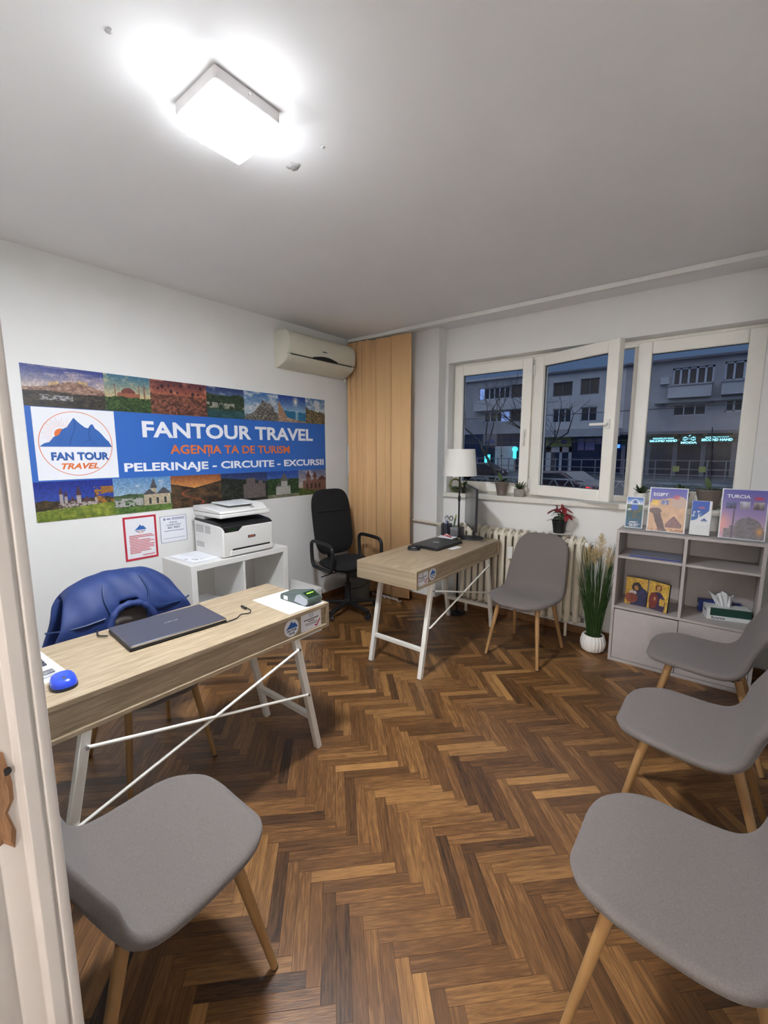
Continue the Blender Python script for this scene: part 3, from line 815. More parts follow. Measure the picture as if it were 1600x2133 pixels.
def sky(U, V, top, hor, s, cl=.5, cc=(236, 232, 230), v0=.3):
    im = mixc(C3(hor, U), C3(top, U), ((V - v0) / (1 - v0)))
    n = fbm(U * 5, V * 9, s, 5); return mixc(im, C3(cc, U), np.clip((n - (1 - cl)) * 4, 0, 1) * .9)
def ground(im, U, V, hgt, c0, c1, s, fx=24, fy=24):
    n = fbm(U * fx, V * fy, s, 5); g = mixc(C3(c0, U), C3(c1, U), np.clip((n - .25) * 2, 0, 1)); m = V < hgt; return put(im, m, g)
def p_acropolis(U, V):
    im = sky(U, V, (36, 52, 140), (226, 206, 190), 3, .5, (222, 196, 190), .45)
    hill = .42 + .22 * np.exp(-((U - .62) / .34) ** 2) + .04 * fbm(U * 14, U * 0, 5)
    im = ground(im, U, V, hill, (120, 84, 72), (202, 164, 140), 6)
    im = put(im, (V > hill - .01) & (V < hill + .07) & (((U > .30) & (U < .42)) | ((U > .66) & (U < .78))), (214, 178, 130))
    im = ground(im, U, V, .34 + .08 * fbm(U * 10, U * 0 + 3, 9), (34, 32, 28), (84, 72, 58), 10)
    m = (V > .17) & (V < .30) & (U > .18) & (U < .58); im = mixc(im, C3((196, 192, 196), U), m * np.clip((fbm(U * 44, V * 40, 4, 3) - .34) * 4, 0, .85)); return im
def p_dome(U, V):
    im = sky(U, V, (64, 120, 150), (232, 206, 150), 13, .45, (236, 214, 150), .35)
    for cx in (.22, .74, .86): im = put(im, (abs(U - cx) < .014) & (V < .78 - .1 * abs(cx - .5)) & (V > .3), (150, 96, 80))
    d = ((U - .50) / .16) ** 2 + ((V - .50) / .16) ** 2; im = put(im, (d < 1) & (V > .46), (130, 70, 64))
    im = put(im, (abs(U - .50) < .24) & (V > .36) & (V < .52), (176, 104, 78))
    return ground(im, U, V, .40 + .1 * (fbm(U * 9, U * 0, 2) - .5), (22, 44, 22), (84, 116, 50), 15)
def p_balloon(U, V):
    im = sky(U, V, (96, 52, 62), (226, 132, 86), 21, .4, (232, 150, 110), .4)
    h = .56 + .06 * fbm(U * 9, U * 0, 24); im = ground(im, U, V, h, (66, 38, 34), (172, 108, 82), 22, 26, 20)
    for i in range(16):
        cx, cy, r = .06 + .06 * i + .02 * math.sin(i * 7), .78 + .12 * math.sin(i * 3.3), .011 + .008 * (i % 3)
        im = put(im, ((U - cx) ** 2 + ((V - cy) * .45) ** 2) < r * r, (60, 34, 50))
    return im
def p_lake(U, V):
    im = sky(U, V, (34, 54, 110), (150, 168, 190), 31, .5, (190, 196, 200), .5)
    im = ground(im, U, V, .72 + .12 * fbm(U * 5, U * 0, 33), (20, 36, 24), (70, 92, 62), 32)
    im = put(im, (abs(V - .40) < .09) & (fbm(U * 20, V * 9, 3, 2) > .5), (170, 166, 150))
    return ground(im, U, V, .26, (26, 62, 66), (64, 110, 110), 34, 6, 30)
def p_rocks(U, V):
    im = sky(U, V, (70, 124, 190), (190, 206, 214), 41, .55, (226, 228, 230), .3)
    h = .16 + .55 * np.exp(-((U - .62) / .30) ** 2) * (.75 + .5 * fbm(U * 12, U * 0, 4))
    im = put(im, V < .2, (70, 140, 168)); return ground(im, U, V, h, (62, 60, 54), (170, 162, 150), 42)
def p_beach(U, V):
    im = sky(U, V, (30, 66, 160), (150, 190, 224), 51, .2, (250, 246, 230), .45)
    im = mixc(im, C3((255, 250, 230), U), np.exp(-(((U - .62) / .08) ** 2 + ((V - .80) / .16) ** 2)))
    im = put(im, V < .44 - .05 * U, (38, 124, 168)); im = mixc(im, C3((226, 240, 244), U), (np.exp(-((U - .66) / .05) ** 2) * (V < .44)) * .7)
    im = put(im, (V < .80 - 2.0 * U), (186, 140, 104)); im = ground(im, U, V, .30 - .26 * np.sqrt(np.clip(U - .1, 0, 1)), (150, 112, 92), (214, 184, 158), 52); return im
def p_cliff(U, V):
    im = sky(U, V, (90, 138, 190), (206, 214, 220), 61, .6, (236, 236, 236), .3)
    return ground(im, U, V, .55 + .15 * fbm(U * 8, U * 0, 6) - .2 * U, (70, 62, 48), (168, 148, 104), 62)
def castle(im, U, V, x0, x1, z0, z1, wall, roof, towers):
    im = put(im, (U > x0) & (U < x1) & (V > z0) & (V < z1), wall)
    for cx, wd, tz, rz in towers:
        im = put(im, (abs(U - cx) < wd) & (V > z0) & (V < tz), wall)
        im = put(im, (V >= tz) & (V < rz) & (abs(U - cx) < wd * 1.3 * (rz - V) / (rz - tz)), roof)
    return im
def p_palace(U, V):
    im = sky(U, V, (22, 46, 150), (66, 96, 190), 71, .0)
    im = ground(im, U, V, .46 + .12 * fbm(U * 8, U * 0, 72), (40, 34, 26), (104, 84, 44), 73)
    im = put(im, (fbm(U * 9, V * 9, 75) > .47) & (U > .74) & (V < .82) & (V > .3), (176, 120, 50))
    im = castle(im, U, V, .28, .80, .30, .43, (190, 176, 172), (92, 60, 66), [(.31, .022, .66, .86), (.37, .018, .60, .78), (.53, .028, .62, .90), (.45, .03, .46, .60), (.63, .05, .44, .58), (.75, .014, .54, .70)])
    im = put(im, (fbm(U * 40, V * 26, 79) > .56) & (V < .44) & (V > .28) & (U > .26) & (U < .84), (86, 66, 56))
    return ground(im, U, V, .30 + .12 * (U - .3), (92, 116, 34), (168, 176, 70), 74, 18, 10)
def p_monastery(U, V):
    im = sky(U, V, (104, 156, 210), (196, 216, 226), 81, .35)
    im = ground(im, U, V, .48 + .08 * fbm(U * 4, U * 0, 82), (44, 70, 44), (104, 132, 84), 83)
    im = castle(im, U, V, .50, .98, .18, .50, (206, 190, 160), (86, 84, 90), [(.68, .05, .68, .98), (.86, .11, .50, .70), (.60, .10, .50, .66)])
    im = put(im, (U < .48) & (V > .2) & (V < .42) & (fbm(U * 26, V * 20, 8, 2) > .42), (192, 188, 184))
    for cx in (.60, .74, .88): im = put(im, (abs(U - cx) < .02) & (V > .22) & (V < .40), (52, 56, 64))
    return ground(im, U, V, .17, (66, 104, 40), (130, 156, 70), 84)
def p_road(U, V):
    im = sky(U, V, (150, 84, 52), (246, 170, 92), 91, .4, (210, 120, 70), .6)
    h = .60 + .34 * abs(U - .45); im = ground(im, U, V, h, (38, 30, 24), (124, 92, 58), 92, 8, 8)
    c = .30 + .18 * np.sin(V * 11) + .15 * (1 - V); im = mixc(im, C3((206, 92, 60), U), np.exp(-((U - c) / .018) ** 2) * (V < .56)); return im
def p_fort(U, V):
    im = sky(U, V, (40, 56, 110), (84, 104, 150), 101, .3, (120, 132, 160), .5)
    im = ground(im, U, V, .86 - .2 * U, (20, 26, 22), (66, 72, 60), 102)
    im = castle(im, U, V, .45, .95, .10, .60, (116, 106, 104), (90, 80, 80), [(.62, .10, .80, .82), (.84, .05, .70, .72)]); return im
def p_church(U, V):
    im = sky(U, V, (34, 76, 170), (120, 156, 210), 111, .3)
    im = ground(im, U, V, .62 + .18 * fbm(U * 5, U * 0, 115), (22, 44, 24), (78, 110, 60), 112)
    im = castle(im, U, V, .26, .72, .12, .42, (198, 196, 188), (110, 106, 100), [(.52, .10, .62, .95), (.34, .06, .42, .6)])
    return ground(im, U, V, .12, (120, 120, 96), (168, 166, 140), 113)
def p_gothic(U, V):
    im = sky(U, V, (112, 122, 160), (214, 196, 182), 121, .5)
    im = castle(im, U, V, .15, .95, .05, .58, (142, 100, 84), (96, 48, 46), [(.34, .07, .72, 1.0), (.58, .06, .70, .96), (.85, .14, .58, .76)])
    for cx in (.3, .45, .6, .75): im = put(im, (abs(U - cx) < .03) & (V > .25) & (V < .45), (60, 42, 42))
    return ground(im, U, V, .26 * (1.2 - U), (60, 84, 36), (120, 128, 60), 122)
def grit(im, X, V):
    k = .66 + .40 * fbm(X * 150, V * 34, 77, 4); return im * (k ** 1.15)[..., None]
def strip(bounds, z0, z1, fns):
    for a, b, f in zip(bounds, bounds[1:], fns):
        w_, h_ = b - a, z1 - z0
        picture('photo_print', w_, h_, int(w_ / .0030) + 2, int(h_ / .0030) + 2, (lambda U, V, f=f, w_=w_: grit(f(U, V), U * w_, V)), ban, (a - BY0, -.0016, z0 - BZ0))
strip([BY0, -2.573, -2.293, -1.884, -1.559, -1.216, -.902, BY1], 1.752, BZ1, [p_acropolis, p_dome, p_balloon, p_lake, p_rocks, p_beach, p_cliff])
strip([BY0, -2.572, -2.197, -1.801, -1.360, -1.009, BY1], BZ0, 1.317, [p_palace, p_monastery, p_road, p_fort, p_church, p_gothic])
# logo panel
lg = build('logo_panel', MB().box(0, .427, -.0012, 0, 0, .424), 'paper', ban, loc=(-2.958 - BY0, -.0016, 1.325 - BZ0), smooth=False)
cx, cz, R_ = .2105, .2155, .193
build('logo_ring', ring(MB(), cx, cz, R_ - .0035, R_, -.0012), 'orange', lg, smooth=False)
sun = MB(); sx_, sz_ = cx - .078, cz + .055
disc(sun, sx_, sz_, .034, -.0012, -.0018, 28)
for k in range(21):
    t = math.radians(38 + k * 9.2); r0, r1 = .045, .098 if k % 2 else .080
    sun.bar((sx_ + r0 * math.cos(t), -.0015, sz_ + r0 * math.sin(t)), (sx_ + r1 * math.cos(t), -.0015, sz_ + r1 * math.sin(t)), .0006, .0022, up=(0, 1, 0))
build('sun_mark', sun, 'orange', lg, smooth=False)
build('mountain_mark', MB().prism([(x * .378 + cx, z * .378 + cz - .018) for x, z in mountain()], 'y', -.0018, -.0026), 'logo_blue', lg, smooth=False)
ln = MB()
for pts in ([(-.02, .44), (-.01, .33), (-.03, .24), (-.08, .14), (-.1, .03)], [(.20, .34), (.17, .22), (.18, .12), (.26, .05)], [(.18, .12), (.10, .06)]):
    ln.tube([(x * .378 + cx, -.0028, z * .378 + cz - .018) for x, z in pts], .0009, n=4)
build('ridge_line', ln, 'logo_dark', lg, smooth=False)
put_text(lg, 'lettering', 'FAN TOUR', 'logo_dark', .306, .048, (-2.734 + 2.958 + .002, -.0012, 1.4655 - 1.325 - .0015), None, .035)
put_text(lg, 'lettering', 'FAN TOUR', 'logo_blue', .304, .047, (-2.734 + 2.958, -.0022, 1.4665 - 1.325), None, .03)
put_text(lg, 'lettering', 'TRAVEL', 'orange', .198, .036, (-2.741 + 2.958, -.0014, 1.405 - 1.325), None, .035, .3)
put_text(ban, 'lettering', 'FANTOUR TRAVEL', 'paper', 1.545, .112, (-1.591 - BY0, -.0016, 1.644 - BZ0), None, .03)
tl = put_text(ban, 'lettering', 'AGEN IA TA DE TURISM', 'orange', 1.08, .066, (-1.643 - BY0, -.0016, 1.508 - BZ0), None, .022)
xs_ = sorted(v.co.x for v in tl.data.vertices)
tg = text_mb('T', None, .066, .022)
build('lettering', tg, 'orange', tl, loc=(-.245, 0, 0), smooth=False)
build('comma_mark', MB().prism([(-.006, 0), (.006, 0), (.004, -.012), (-.004, -.018)], 'y', 0, -.0009), 'orange', tl, loc=(-.245, 0, -.040), smooth=False)
put_text(ban, 'lettering', 'PELERINAJE - CIRCUITE - EXCURSII', 'paper', 1.81, .076, (-1.589 - BY0, -.0016, 1.379 - BZ0), None, .03)

# red bordered notice
nt_ = thing('framed_notice', 'white notice with a thick red border beside the printer', 'notice', (.001, -2.4255, .904), PI / 2)
W_, H_ = .215, .302
build('sheet', MB().box(-W_ / 2, W_ / 2, -.0012, 0, -H_ / 2, H_ / 2), 'paper', nt_, smooth=False)
e = .013
build('red_border', MB().box(-W_ / 2, W_ / 2, -.003, -.0012, H_ / 2 - e, H_ / 2).box(-W_ / 2, W_ / 2, -.003, -.0012, -H_ / 2, -H_ / 2 + e).box(-W_ / 2, -W_ / 2 + e, -.003, -.0012, -H_ / 2 + e, H_ / 2 - e).box(W_ / 2 - e, W_ / 2, -.003, -.0012, -H_ / 2 + e, H_ / 2 - e), 'red', nt_, smooth=False)
build('mountain_mark', MB().prism([(x * .078, z * .078 + .056) for x, z in mountain()], 'y', -.0012, -.002), 'logo_blue', nt_, smooth=False)
put_text(nt_, 'lettering', 'FAN TOUR', 'logo_dark', .062, .010, (0, -.0012, .047), None, .03)
put_text(nt_, 'lettering', 'TRAVEL', 'orange', .040, .007, (0, -.0012, .036), None, .03, .25)
b = MB(); rr = random.Random(3)
for k, (l, r) in enumerate(((-.075, .075), (-.075, .088), (-.075, -.018), (-.075, .060), (-.075, .088), (-.075, .055), (-.072, .088), (-.075, .082), (-.075, .085), (-.075, .050), (-.075, .062), (-.075, -.005))):
    b.box(l, r, -.002, -.0012, .014 - k * .0108, .0205 - k * .0108)
b.box(.005, .085, -.002, -.0012, -.126, -.119)
build('text_lines', b, 'redtext', nt_, smooth=False)
# consumer notice
cn = thing('consumer_notice', 'small white notice with the phone number 021 9551 beside the printer', 'notice', (.001, -2.196, .935), PI / 2)
build('sheet', MB().box(-.093, .093, -.0012, 0, -.094, .094), 'paper', cn, smooth=False)
build('plastic_sleeve', ring(MB(), 0, 0, .0, .0001, -.0012, n=8).box(-.096, .096, -.0016, 0, -.0965, -.094).box(-.096, .096, -.0016, 0, .094, .0965).box(-.096, -.093, -.0016, 0, -.094, .094).box(.093, .096, -.0016, 0, -.094, .094), 'bluetext', cn, smooth=False)
put_text(cn, 'lettering', 'TELEFONUL', 'bluetext', .062, .011, (0, -.0012, .048), None, .02)
put_text(cn, 'lettering', 'CONSUMATORULUI', 'bluetext', .106, .011, (0, -.0012, .030), None, .02)
put_text(cn, 'lettering', '021 9551', 'logo_dark', .086, .015, (0, -.0012, .010), None, .02)
b = MB().box(-.070, -.058, -.002, -.0012, .066, .082).box(-.048, -.020, -.002, -.0012, .070, .078).box(-.012, .082, -.002, -.0012, .0765, .081).box(-.012, .080, -.002, -.0012, .068, .072).box(-.068, .072, -.002, -.0012, -.015, -.011).box(-.075, .08, -.002, -.0012, -.068, -.066)
build('text_lines', b, 'bluetext', cn, smooth=False)

# air conditioner, extruded along the wall
ac = thing('air_conditioner', 'cream split air conditioner high on the left wall', 'air conditioner', (0, -.828, 2.21))
pf = [(0, .0), (.035, .0), (.10, .018), (.155, .048), (.180, .075), (.186, .088), (.176, .092), (.176, .098), (.190, .104), (.199, .13), (.202, .18), (.198, .235), (.182, .270), (.150, .290), (.10, .297), (0, .297)]
body = MB(); hw = .405
body.prism(pf, 'y', -hw, hw)
body.v = [(x, y, z) for (x, y, z) in body.v]
build('ac_body', body, 'acp', ac, bevel=.010, seg=3)
build('outlet_slot', MB().box(.150, .1795, -hw + .03, hw - .03, .0915, .0990), 'dark', ac)
b = MB(); b.prism([(.150, .018 + .030), (.1825, .0765), (.186, .0775), (.155, .046)], 'y', -hw + .04, hw - .04)
build('louvre', b, 'acp', ac)
n_ = 24; b = MB(); vs_ = []
for k in range(n_ + 1):
    t = k / n_; y_ = -.02 + .30 * t - .12; hgt = .026 * math.sin(PI * t) ** .8
    vs_ += [(.2005, y_, .1015 - .008), (.2035, y_, .1015 + hgt - .004)]
fs_ = [(2 * k, 2 * k + 2, 2 * k + 3, 2 * k + 1) for k in range(n_)]
b.add(vs_, fs_); build('display_window', b, 'dark', ac, solid=.012, smooth=False)
build('maker_badge', MB().box(.201, .2035, -.03, .022, .160, .168), 'ink', ac)
build('drain_pipe', MB().tube([(.03, .38, .012), (.035, .425, .0), (.03, .44, -.03)], .012), 'acp', ac)
for sy in (-1,):
    build('side_cap', MB().prism([(x * .97, z * .96 + .006) for x, z in pf], 'y', -hw - .004, -hw + .002), 'acp', ac, bevel=.002)

# vertical blinds: headrail, stacked slats, chain, wand
vb = thing('vertical_blind', 'apricot vertical blind gathered in the corner on a white ceiling rail', 'blind', (0, -.30, 2.578))
build('headrail', MB().box(.012, XR - .01, -.022, .022, 0, .034), 'white_lac', vb, bevel=.003)
SL = [(.060, 62), (.100, 66), (.140, 58), (.180, 64), (.222, 60), (.262, 52), (.305, 58), (.350, 22), (.430, 14), (.520, 10), (.612, 9), (.700, 7)]
for i, (x, ang) in enumerate(SL):
    b = MB(); n = 6; vs = []; wdt = .127
    for k in range(n + 1):
        u = -1 + 2 * k / n; bow = .006 * (1 - u * u)
        vs += [(u * wdt / 2, -bow, -2.548 + .003 * (i % 3)), (u * wdt / 2, -bow, -.012)]
    b.add(vs, [(2 * k, 2 * k + 2, 2 * k + 3, 2 * k + 1) for k in range(n)])
    build('slat', b, 'blind', vb, loc=(x, .0 + .016 * (i % 2), 0), rot=(0, 0, math.radians(ang if i < 7 else ang)), solid=.0014)
ch_ = MB(); pts = []
for i in range(60):
    t = i / 59; pts.append((.34 + .36 * t, -.035 - .012 * math.sin(t * 30), -2.552 - .018 * abs(math.sin(t * 18))))
ch_.tube(pts, .0028, n=5)
for k in range(12):
    x_ = .345 + .028 * k; ch_.tube([(x_ + .009 * math.cos(a), -.04 + .004 * (k % 2), -2.553 + .011 * math.sin(a)) for a in [2 * PI * q / 10 for q in range(10)]], .0016, n=5, closed=True)
build('bottom_chain', ch_, 'white_lac', vb)
build('wand', MB().cyl((.028, -.052, -1.02), (.028, -.052, -1.32), .007, n=10).cyl((.026, -.048, -1.02), (.024, -.03, 0), .0015, n=6), 'white_lac', vb)
# ================================================================== things on the near desk
DZ0 = .7502
lp = thing('laptop', 'closed slate grey laptop on the desk nearest the door', 'laptop', (1.330, -2.872, DZ0), math.radians(86))
def make_laptop(t, W, D, m, th=.022):
    build('laptop_base', MB().box(-W / 2, W / 2, -D / 2, D / 2, .003, th * .55), 'black', t, bevel=.003)
    ld = build('lid', MB().box(-W / 2 + .001, W / 2 - .001, -D / 2 + .001, D / 2 - .001, th * .55, th), m, t, bevel=.004, seg=3)
    for sx in (-1, 1):
        for sy in (-1, 1): build('rubber_foot', MB().cyl((sx * W * .42, sy * D * .4, 0), (sx * W * .42, sy * D * .4, .004), .007, n=10), 'black', t)
    return ld
ld = make_laptop(lp, .385, .262, 'laptop_grey', .023)
build('lettering', text_mb('ASUS', .058, .0105, .01, .0006, .2), 'terminal_lt', ld, loc=(.01, .01, .0232), rot=(-PI / 2, 0, 0), smooth=False)
build('front_edge', MB().box(-.190, .190, -.1312, -.1295, .0145, .0205), 'steel', ld)
cb = thing('laptop_cable', 'thin black cable trailing from the grey laptop', 'cable', (0, 0, DZ0))
pts = [catmull([(1.478, -2.70, .006), (1.47, -2.64, .004), (1.445, -2.60, .004), (1.46, -2.565, .004), (1.43, -2.54, .004), (1.40, -2.545, .010)], i / 24) for i in range(25)]
build('cord', MB().tube(pts, .0024, n=6), 'black', cb)
build('plug', MB().cyl((1.405, -2.545, .008), (1.372, -2.548, .012), .0055, n=10), 'black', cb)
cb2 = thing('power_cable', 'black power cable running off the back edge of the near desk', 'cable', (0, 0, DZ0))
build('cord', MB().tube([catmull([(1.235, -3.075, .008), (1.20, -3.095, .006), (1.17, -3.09, .006), (1.139, -3.08, .006), (1.125, -3.078, -.02), (1.122, -3.078, -.15)], i / 20) for i in range(21)], .0028, n=6), 'black', cb2)
# blank sheet with the card terminal on it
pp = tag(build('paper_sheet', MB().box(-.150, .150, -.108, .108, 0, .0006), 'paper', None, loc=(1.468, -2.345, DZ0), rot=(0, 0, math.radians(-2)), smooth=False), 'blank white sheet lying under the card terminal', 'paper')
ct = thing('card_terminal', 'grey card payment terminal with green text on a white sheet', 'card terminal', (1.512, -2.300, DZ0 + .0008), math.radians(2))
b = MB(); b.prism([(-.105, 0), (.085, 0), (.105, .022), (.098, .040), (.045, .060), (.000, .050), (-.098, .030), (-.105, .022)], 'y', -.046, .046)
build('terminal_body', b, 'terminal', ct, bevel=.005, seg=3)
b = MB(); b.prism([(.004, .012), (.080, .003), (.102, .022), (.096, .036), (.045, .056), (.02, .045)], 'y', -.050, -.046)
b.prism([(.004, .012), (.080, .003), (.102, .022), (.096, .036), (.045, .056), (.02, .045)], 'y', .046, .050)
build('side_trim', b, 'terminal_lt', ct, bevel=.002)
sd = (Vector((.098, 0, .040)) - Vector((.045, 0, .060))).normalized()
sc = build('screen', MB().box(-.034, .034, -.0012, 0, -.023, .023), 'lcd', ct, loc=(.0728, 0, .0500), rot=(0, 0, 0), smooth=False)
sc.rotation_euler = (math.radians(-69.3), 0, PI / 2)
put_text(sc, 'lettering', 'Alpha', 'green_txt', .046, .010, (0, -.0013, .008), None, .02)
build('serial_sticker', MB().box(-.075, -.045, -.0475, -.0462, .006, .026), 'paper', ct, smooth=False)
# mouse
ms = thing('blue_mouse', 'bright blue computer mouse beside the calculator', 'mouse', (1.520, -3.302, DZ0), math.radians(-8))
def mouse_mb(L, W, Hh, z0=0.0):
    n, m = 28, 8; vs = []; b = MB()
    for j in range(m + 1):
        f = j / m; z = z0 + (Hh - z0) * math.sin(f * PI / 2); k = math.cos(f * PI / 2) ** .6 if j < m else 0.0
        for i in range(n):
            t = 2 * PI * i / n; c, s_ = math.cos(t), math.sin(t); mm = (abs(c) ** 2.7 + abs(s_) ** 2.7) ** (-1 / 2.7)
            vs.append((L / 2 * mm * c * max(k, .001), W / 2 * mm * s_ * max(k, .001), z + .004 * c * k * 0))
    fs = [(j * n + i, j * n + (i + 1) % n, (j + 1) * n + (i + 1) % n, (j + 1) * n + i) for j in range(m) for i in range(n)] + [tuple(range(n - 1, -1, -1))]
    b.add(vs, fs); return b
build('mouse_base', mouse_mb(.106, .074, .026), 'black', ms)
build('mouse_shell', mouse_mb(.104, .071, .038, .010), 'mouse_blue', ms)
build('scroll_wheel', MB().cyl((.026, -.004, .029), (.026, .004, .029), .0095, n=16), 'black', ms)
# documents and calculator at the left end of the desk
dc = tag(build('document_sheets', MB().box(-.19, .19, -.09, .09, 0, .0015).box(-.186, .184, -.085, .092, .0015, .003), 'paper', None, loc=(1.278, -3.368, DZ0), rot=(0, 0, math.radians(3)), smooth=False), 'white papers under the calculator at the door end of the desk', 'paper')
ca = thing('calculator', 'white desk calculator with dark keys beside the blue mouse', 'calculator', (1.340, -3.372, DZ0 + .0034), math.radians(3))
b = MB().prism([(-.11, 0), (.10, 0), (.10, .012), (.06, .018), (-.11, .030)], 'y', -.07, .07)
build('calculator_body', b, 'twhite', ca, bevel=.003)
sl = math.atan2(-.012, .17)
kb = MB()
for i in range(4):
    for j in range(5):
        x = -.035 + i * .022; y = -.052 + j * .026; z = .018 + (.06 - x) * .0706
        kb.box(x - .008, x + .008, y - .010, y + .010, z - .003, z + .005)
build('key', kb, 'ink', ca, bevel=.0015)
build('front_bar', MB().box(.070, .099, -.066, .066, .0135, .0175), 'steel', ca, bevel=.001)

# ================================================================== things on the far desk
l2 = thing('laptop', 'closed black laptop on the desk by the radiator', 'laptop', (1.372, -.765, DZ0), math.radians(88))
ld2 = make_laptop(l2, .365, .245, 'laptop_black', .024)
lo = build('badge', MB().cyl((0, 0, .024), (0, 0, .0246), .026, n=30), 'terminal_lt', ld2, loc=(0, .01, 0))
build('lettering', text_mb('hp', .024, .024, .01, .0005, .35), 'laptop_black', lo, loc=(0, 0, .0247), rot=(-PI / 2, 0, 0), smooth=False)
m2 = thing('black_mouse', 'black computer mouse at the near corner of the black laptop', 'mouse', (1.315, -1.012, DZ0), math.radians(20))
build('mouse_base', mouse_mb(.100, .064, .030), 'black', m2)
build('mouse_shell', mouse_mb(.096, .060, .036, .014), 'blackmetal', m2)
cdv = tag(build('paper_slip', MB().box(-.024, .024, -.062, .062, 0, .001), 'paper', None, loc=(1.532, -.765, DZ0), rot=(0, 0, math.radians(-6)), smooth=False), 'small white slip beside the black laptop', 'paper')
# monitor
mo = thing('monitor', 'thin black monitor on a round foot, seen nearly edge on', 'monitor', (1.462, -.348, DZ0), math.radians(126.5 - 180))
build('foot', MB().lathe([(.098, 0), (.100, .004), (.098, .009), (.05, .013), (.02, .016)], n=40, capt=True), 'black', mo)
build('neck', MB().box(-.022, .022, .012, .028, .010, .30), 'black', mo, bevel=.004)
sc = build('panel', MB().box(-.272, .272, -.022, -.004, .100, .448).box(-.15, .15, -.004, .012, .16, .36), 'black', mo, bevel=.003)
build('screen', MB().box(-.266, .266, -.0232, -.0216, .114, .442), 'screen', sc, smooth=False)
# pen cup and organiser
def mesh_box(x0, x1, y0, y1, z1, step=.008):
    b = MB().box(x0, x1, y0, y1, 0, .002)
    for a, c in (((x0, y0), (x1, y0)), ((x1, y0), (x1, y1)), ((x1, y1), (x0, y1)), ((x0, y1), (x0, y0))):
        b.bar(a + (z1,), c + (z1,), .004); L = math.dist(a, c); n = int(L / step)
        for k in range(n + 1):
            t = k / n; p = (a[0] + (c[0] - a[0]) * t, a[1] + (c[1] - a[1]) * t); b.bar(p + (0,), p + (z1,), .0022)
        for k in range(1, int(z1 / step)): b.bar(a + (k * step,), c + (k * step,), .0016)
    return b
og = thing('desk_organiser', 'black wire mesh desk organiser at the far end of the radiator desk', 'organiser', (1.240, -.355, DZ0), math.radians(-4))
build('pen_cup', mesh_box(-.050, .012, -.045, .030, .105), 'mesh', og)
build('note_tray', mesh_box(.014, .120, -.035, .060, .085), 'mesh', og)
pc = [(-.036, -.03, .150, 'ink'), (-.026, -.01, .155, 'paper'), (-.012, -.03, .165, 'bluetext'), (-.03, .012, .150, 'paper'), (-.005, -.005, .160, 'logo_dark'), (-.016, .014, .158, 'ink')]
for i, (x, y, h, m) in enumerate(pc):
    p = thing('pen', ['dark pen at the outer corner of the mesh pen cup', 'white pen in the middle of the mesh pen cup', 'pale violet pen at the front of the mesh pen cup', 'white pen at the back of the mesh pen cup', 'navy pen beside the scissors in the mesh pen cup', 'dark pen behind the scissors in the mesh pen cup'][i], 'pen', (1.240 + x, -.355 + y, DZ0 + .003), 0, 'pens in the mesh cup')
    dx, dy = (rnd.uniform(-.006, .006), rnd.uniform(-.006, .006))
    build('barrel', MB().cyl((0, 0, 0), (dx, dy, h - .02), .0042, n=10), m, p)
    build('cap', MB().cyl((dx, dy, h - .03), (dx * 1.2, dy * 1.2, h), .005, .0045, n=10), 'twhite' if m != 'paper' else 'bluetext', p)
sz = thing('scissors', 'black handled scissors standing in the mesh pen cup', 'scissors', (1.237, -.350, DZ0 + .004), math.radians(38))
build('blade', MB().bar((0, 0, 0), (-.006, 0, .13), .010, .002).bar((0, .003, 0), (.006, .003, .13), .010, .002), 'steel', sz)
for s_ in (-1, 1):
    build('grip', MB().tube([(s_ * .019 + .014 * math.cos(a), 0, .150 + .020 * math.sin(a)) for a in [2 * PI * q / 18 for q in range(18)]], .0036, n=7, closed=True), 'black', sz)
hgl = thing('highlighter', 'lime green marker leaning in the mesh organiser', 'marker', (1.268, -.340, DZ0 + .004), 0)
build('barrel', MB().cyl((0, 0, 0), (.020, .012, .15), .0075, n=12), 'leafmid', hgl)
build('cap', MB().cyl((.020, .012, .15), (.026, .0155, .185), .0082, .006, n=12), 'tramyellow', hgl)
npd = tag(build('note_block', MB().box(-.035, .035, -.012, .012, 0, .075), 'paper', None, loc=(1.294, -.352, DZ0 + .003), smooth=False), 'block of white notes in the mesh organiser', 'notepad')
eb = thing('envelope', 'white envelope with a red and white ribbon below the organiser', 'envelope', (1.292, -.470, DZ0), math.radians(10))
build('envelope_body', MB().box(-.075, .075, -.045, .045, 0, .012), 'paper', eb, bevel=.001)
rb = MB()
for k in range(5):
    pts = [catmull([(-.045 + .01 * k, .02 - .006 * k, .013), (-.02 + .006 * k, .0, .030 + .004 * (k % 2)), (.01, -.01 + .006 * k, .026), (.045 - .004 * k, -.022 + .008 * k, .014)], i / 12) for i in range(13)]
    rb.tube(pts, .0035, n=6, mi=0 if k % 2 == 0 else 1)
build('ribbon', rb, ['red', 'paper'], eb)
hs = thing('cable_bundle', 'black cable bundle beside the monitor foot', 'cable', (1.425, -.575, DZ0))
pts = [(.018 * math.cos(k * .55) * (1 - k / 60), .018 * math.sin(k * .55), .006 + .0012 * k) for k in range(26)] + [(.0, .05, .012), (.005, .10, .006), (.01, .15, .008)]
build('cord', MB().tube(pts, .0045, n=6), 'black', hs)

# ================================================================== printer and papers on the white shelf
pr_ = thing('printer', 'white multifunction laser printer with a black panel on the cube shelf', 'printer', (.330, -1.912, KH), 0)
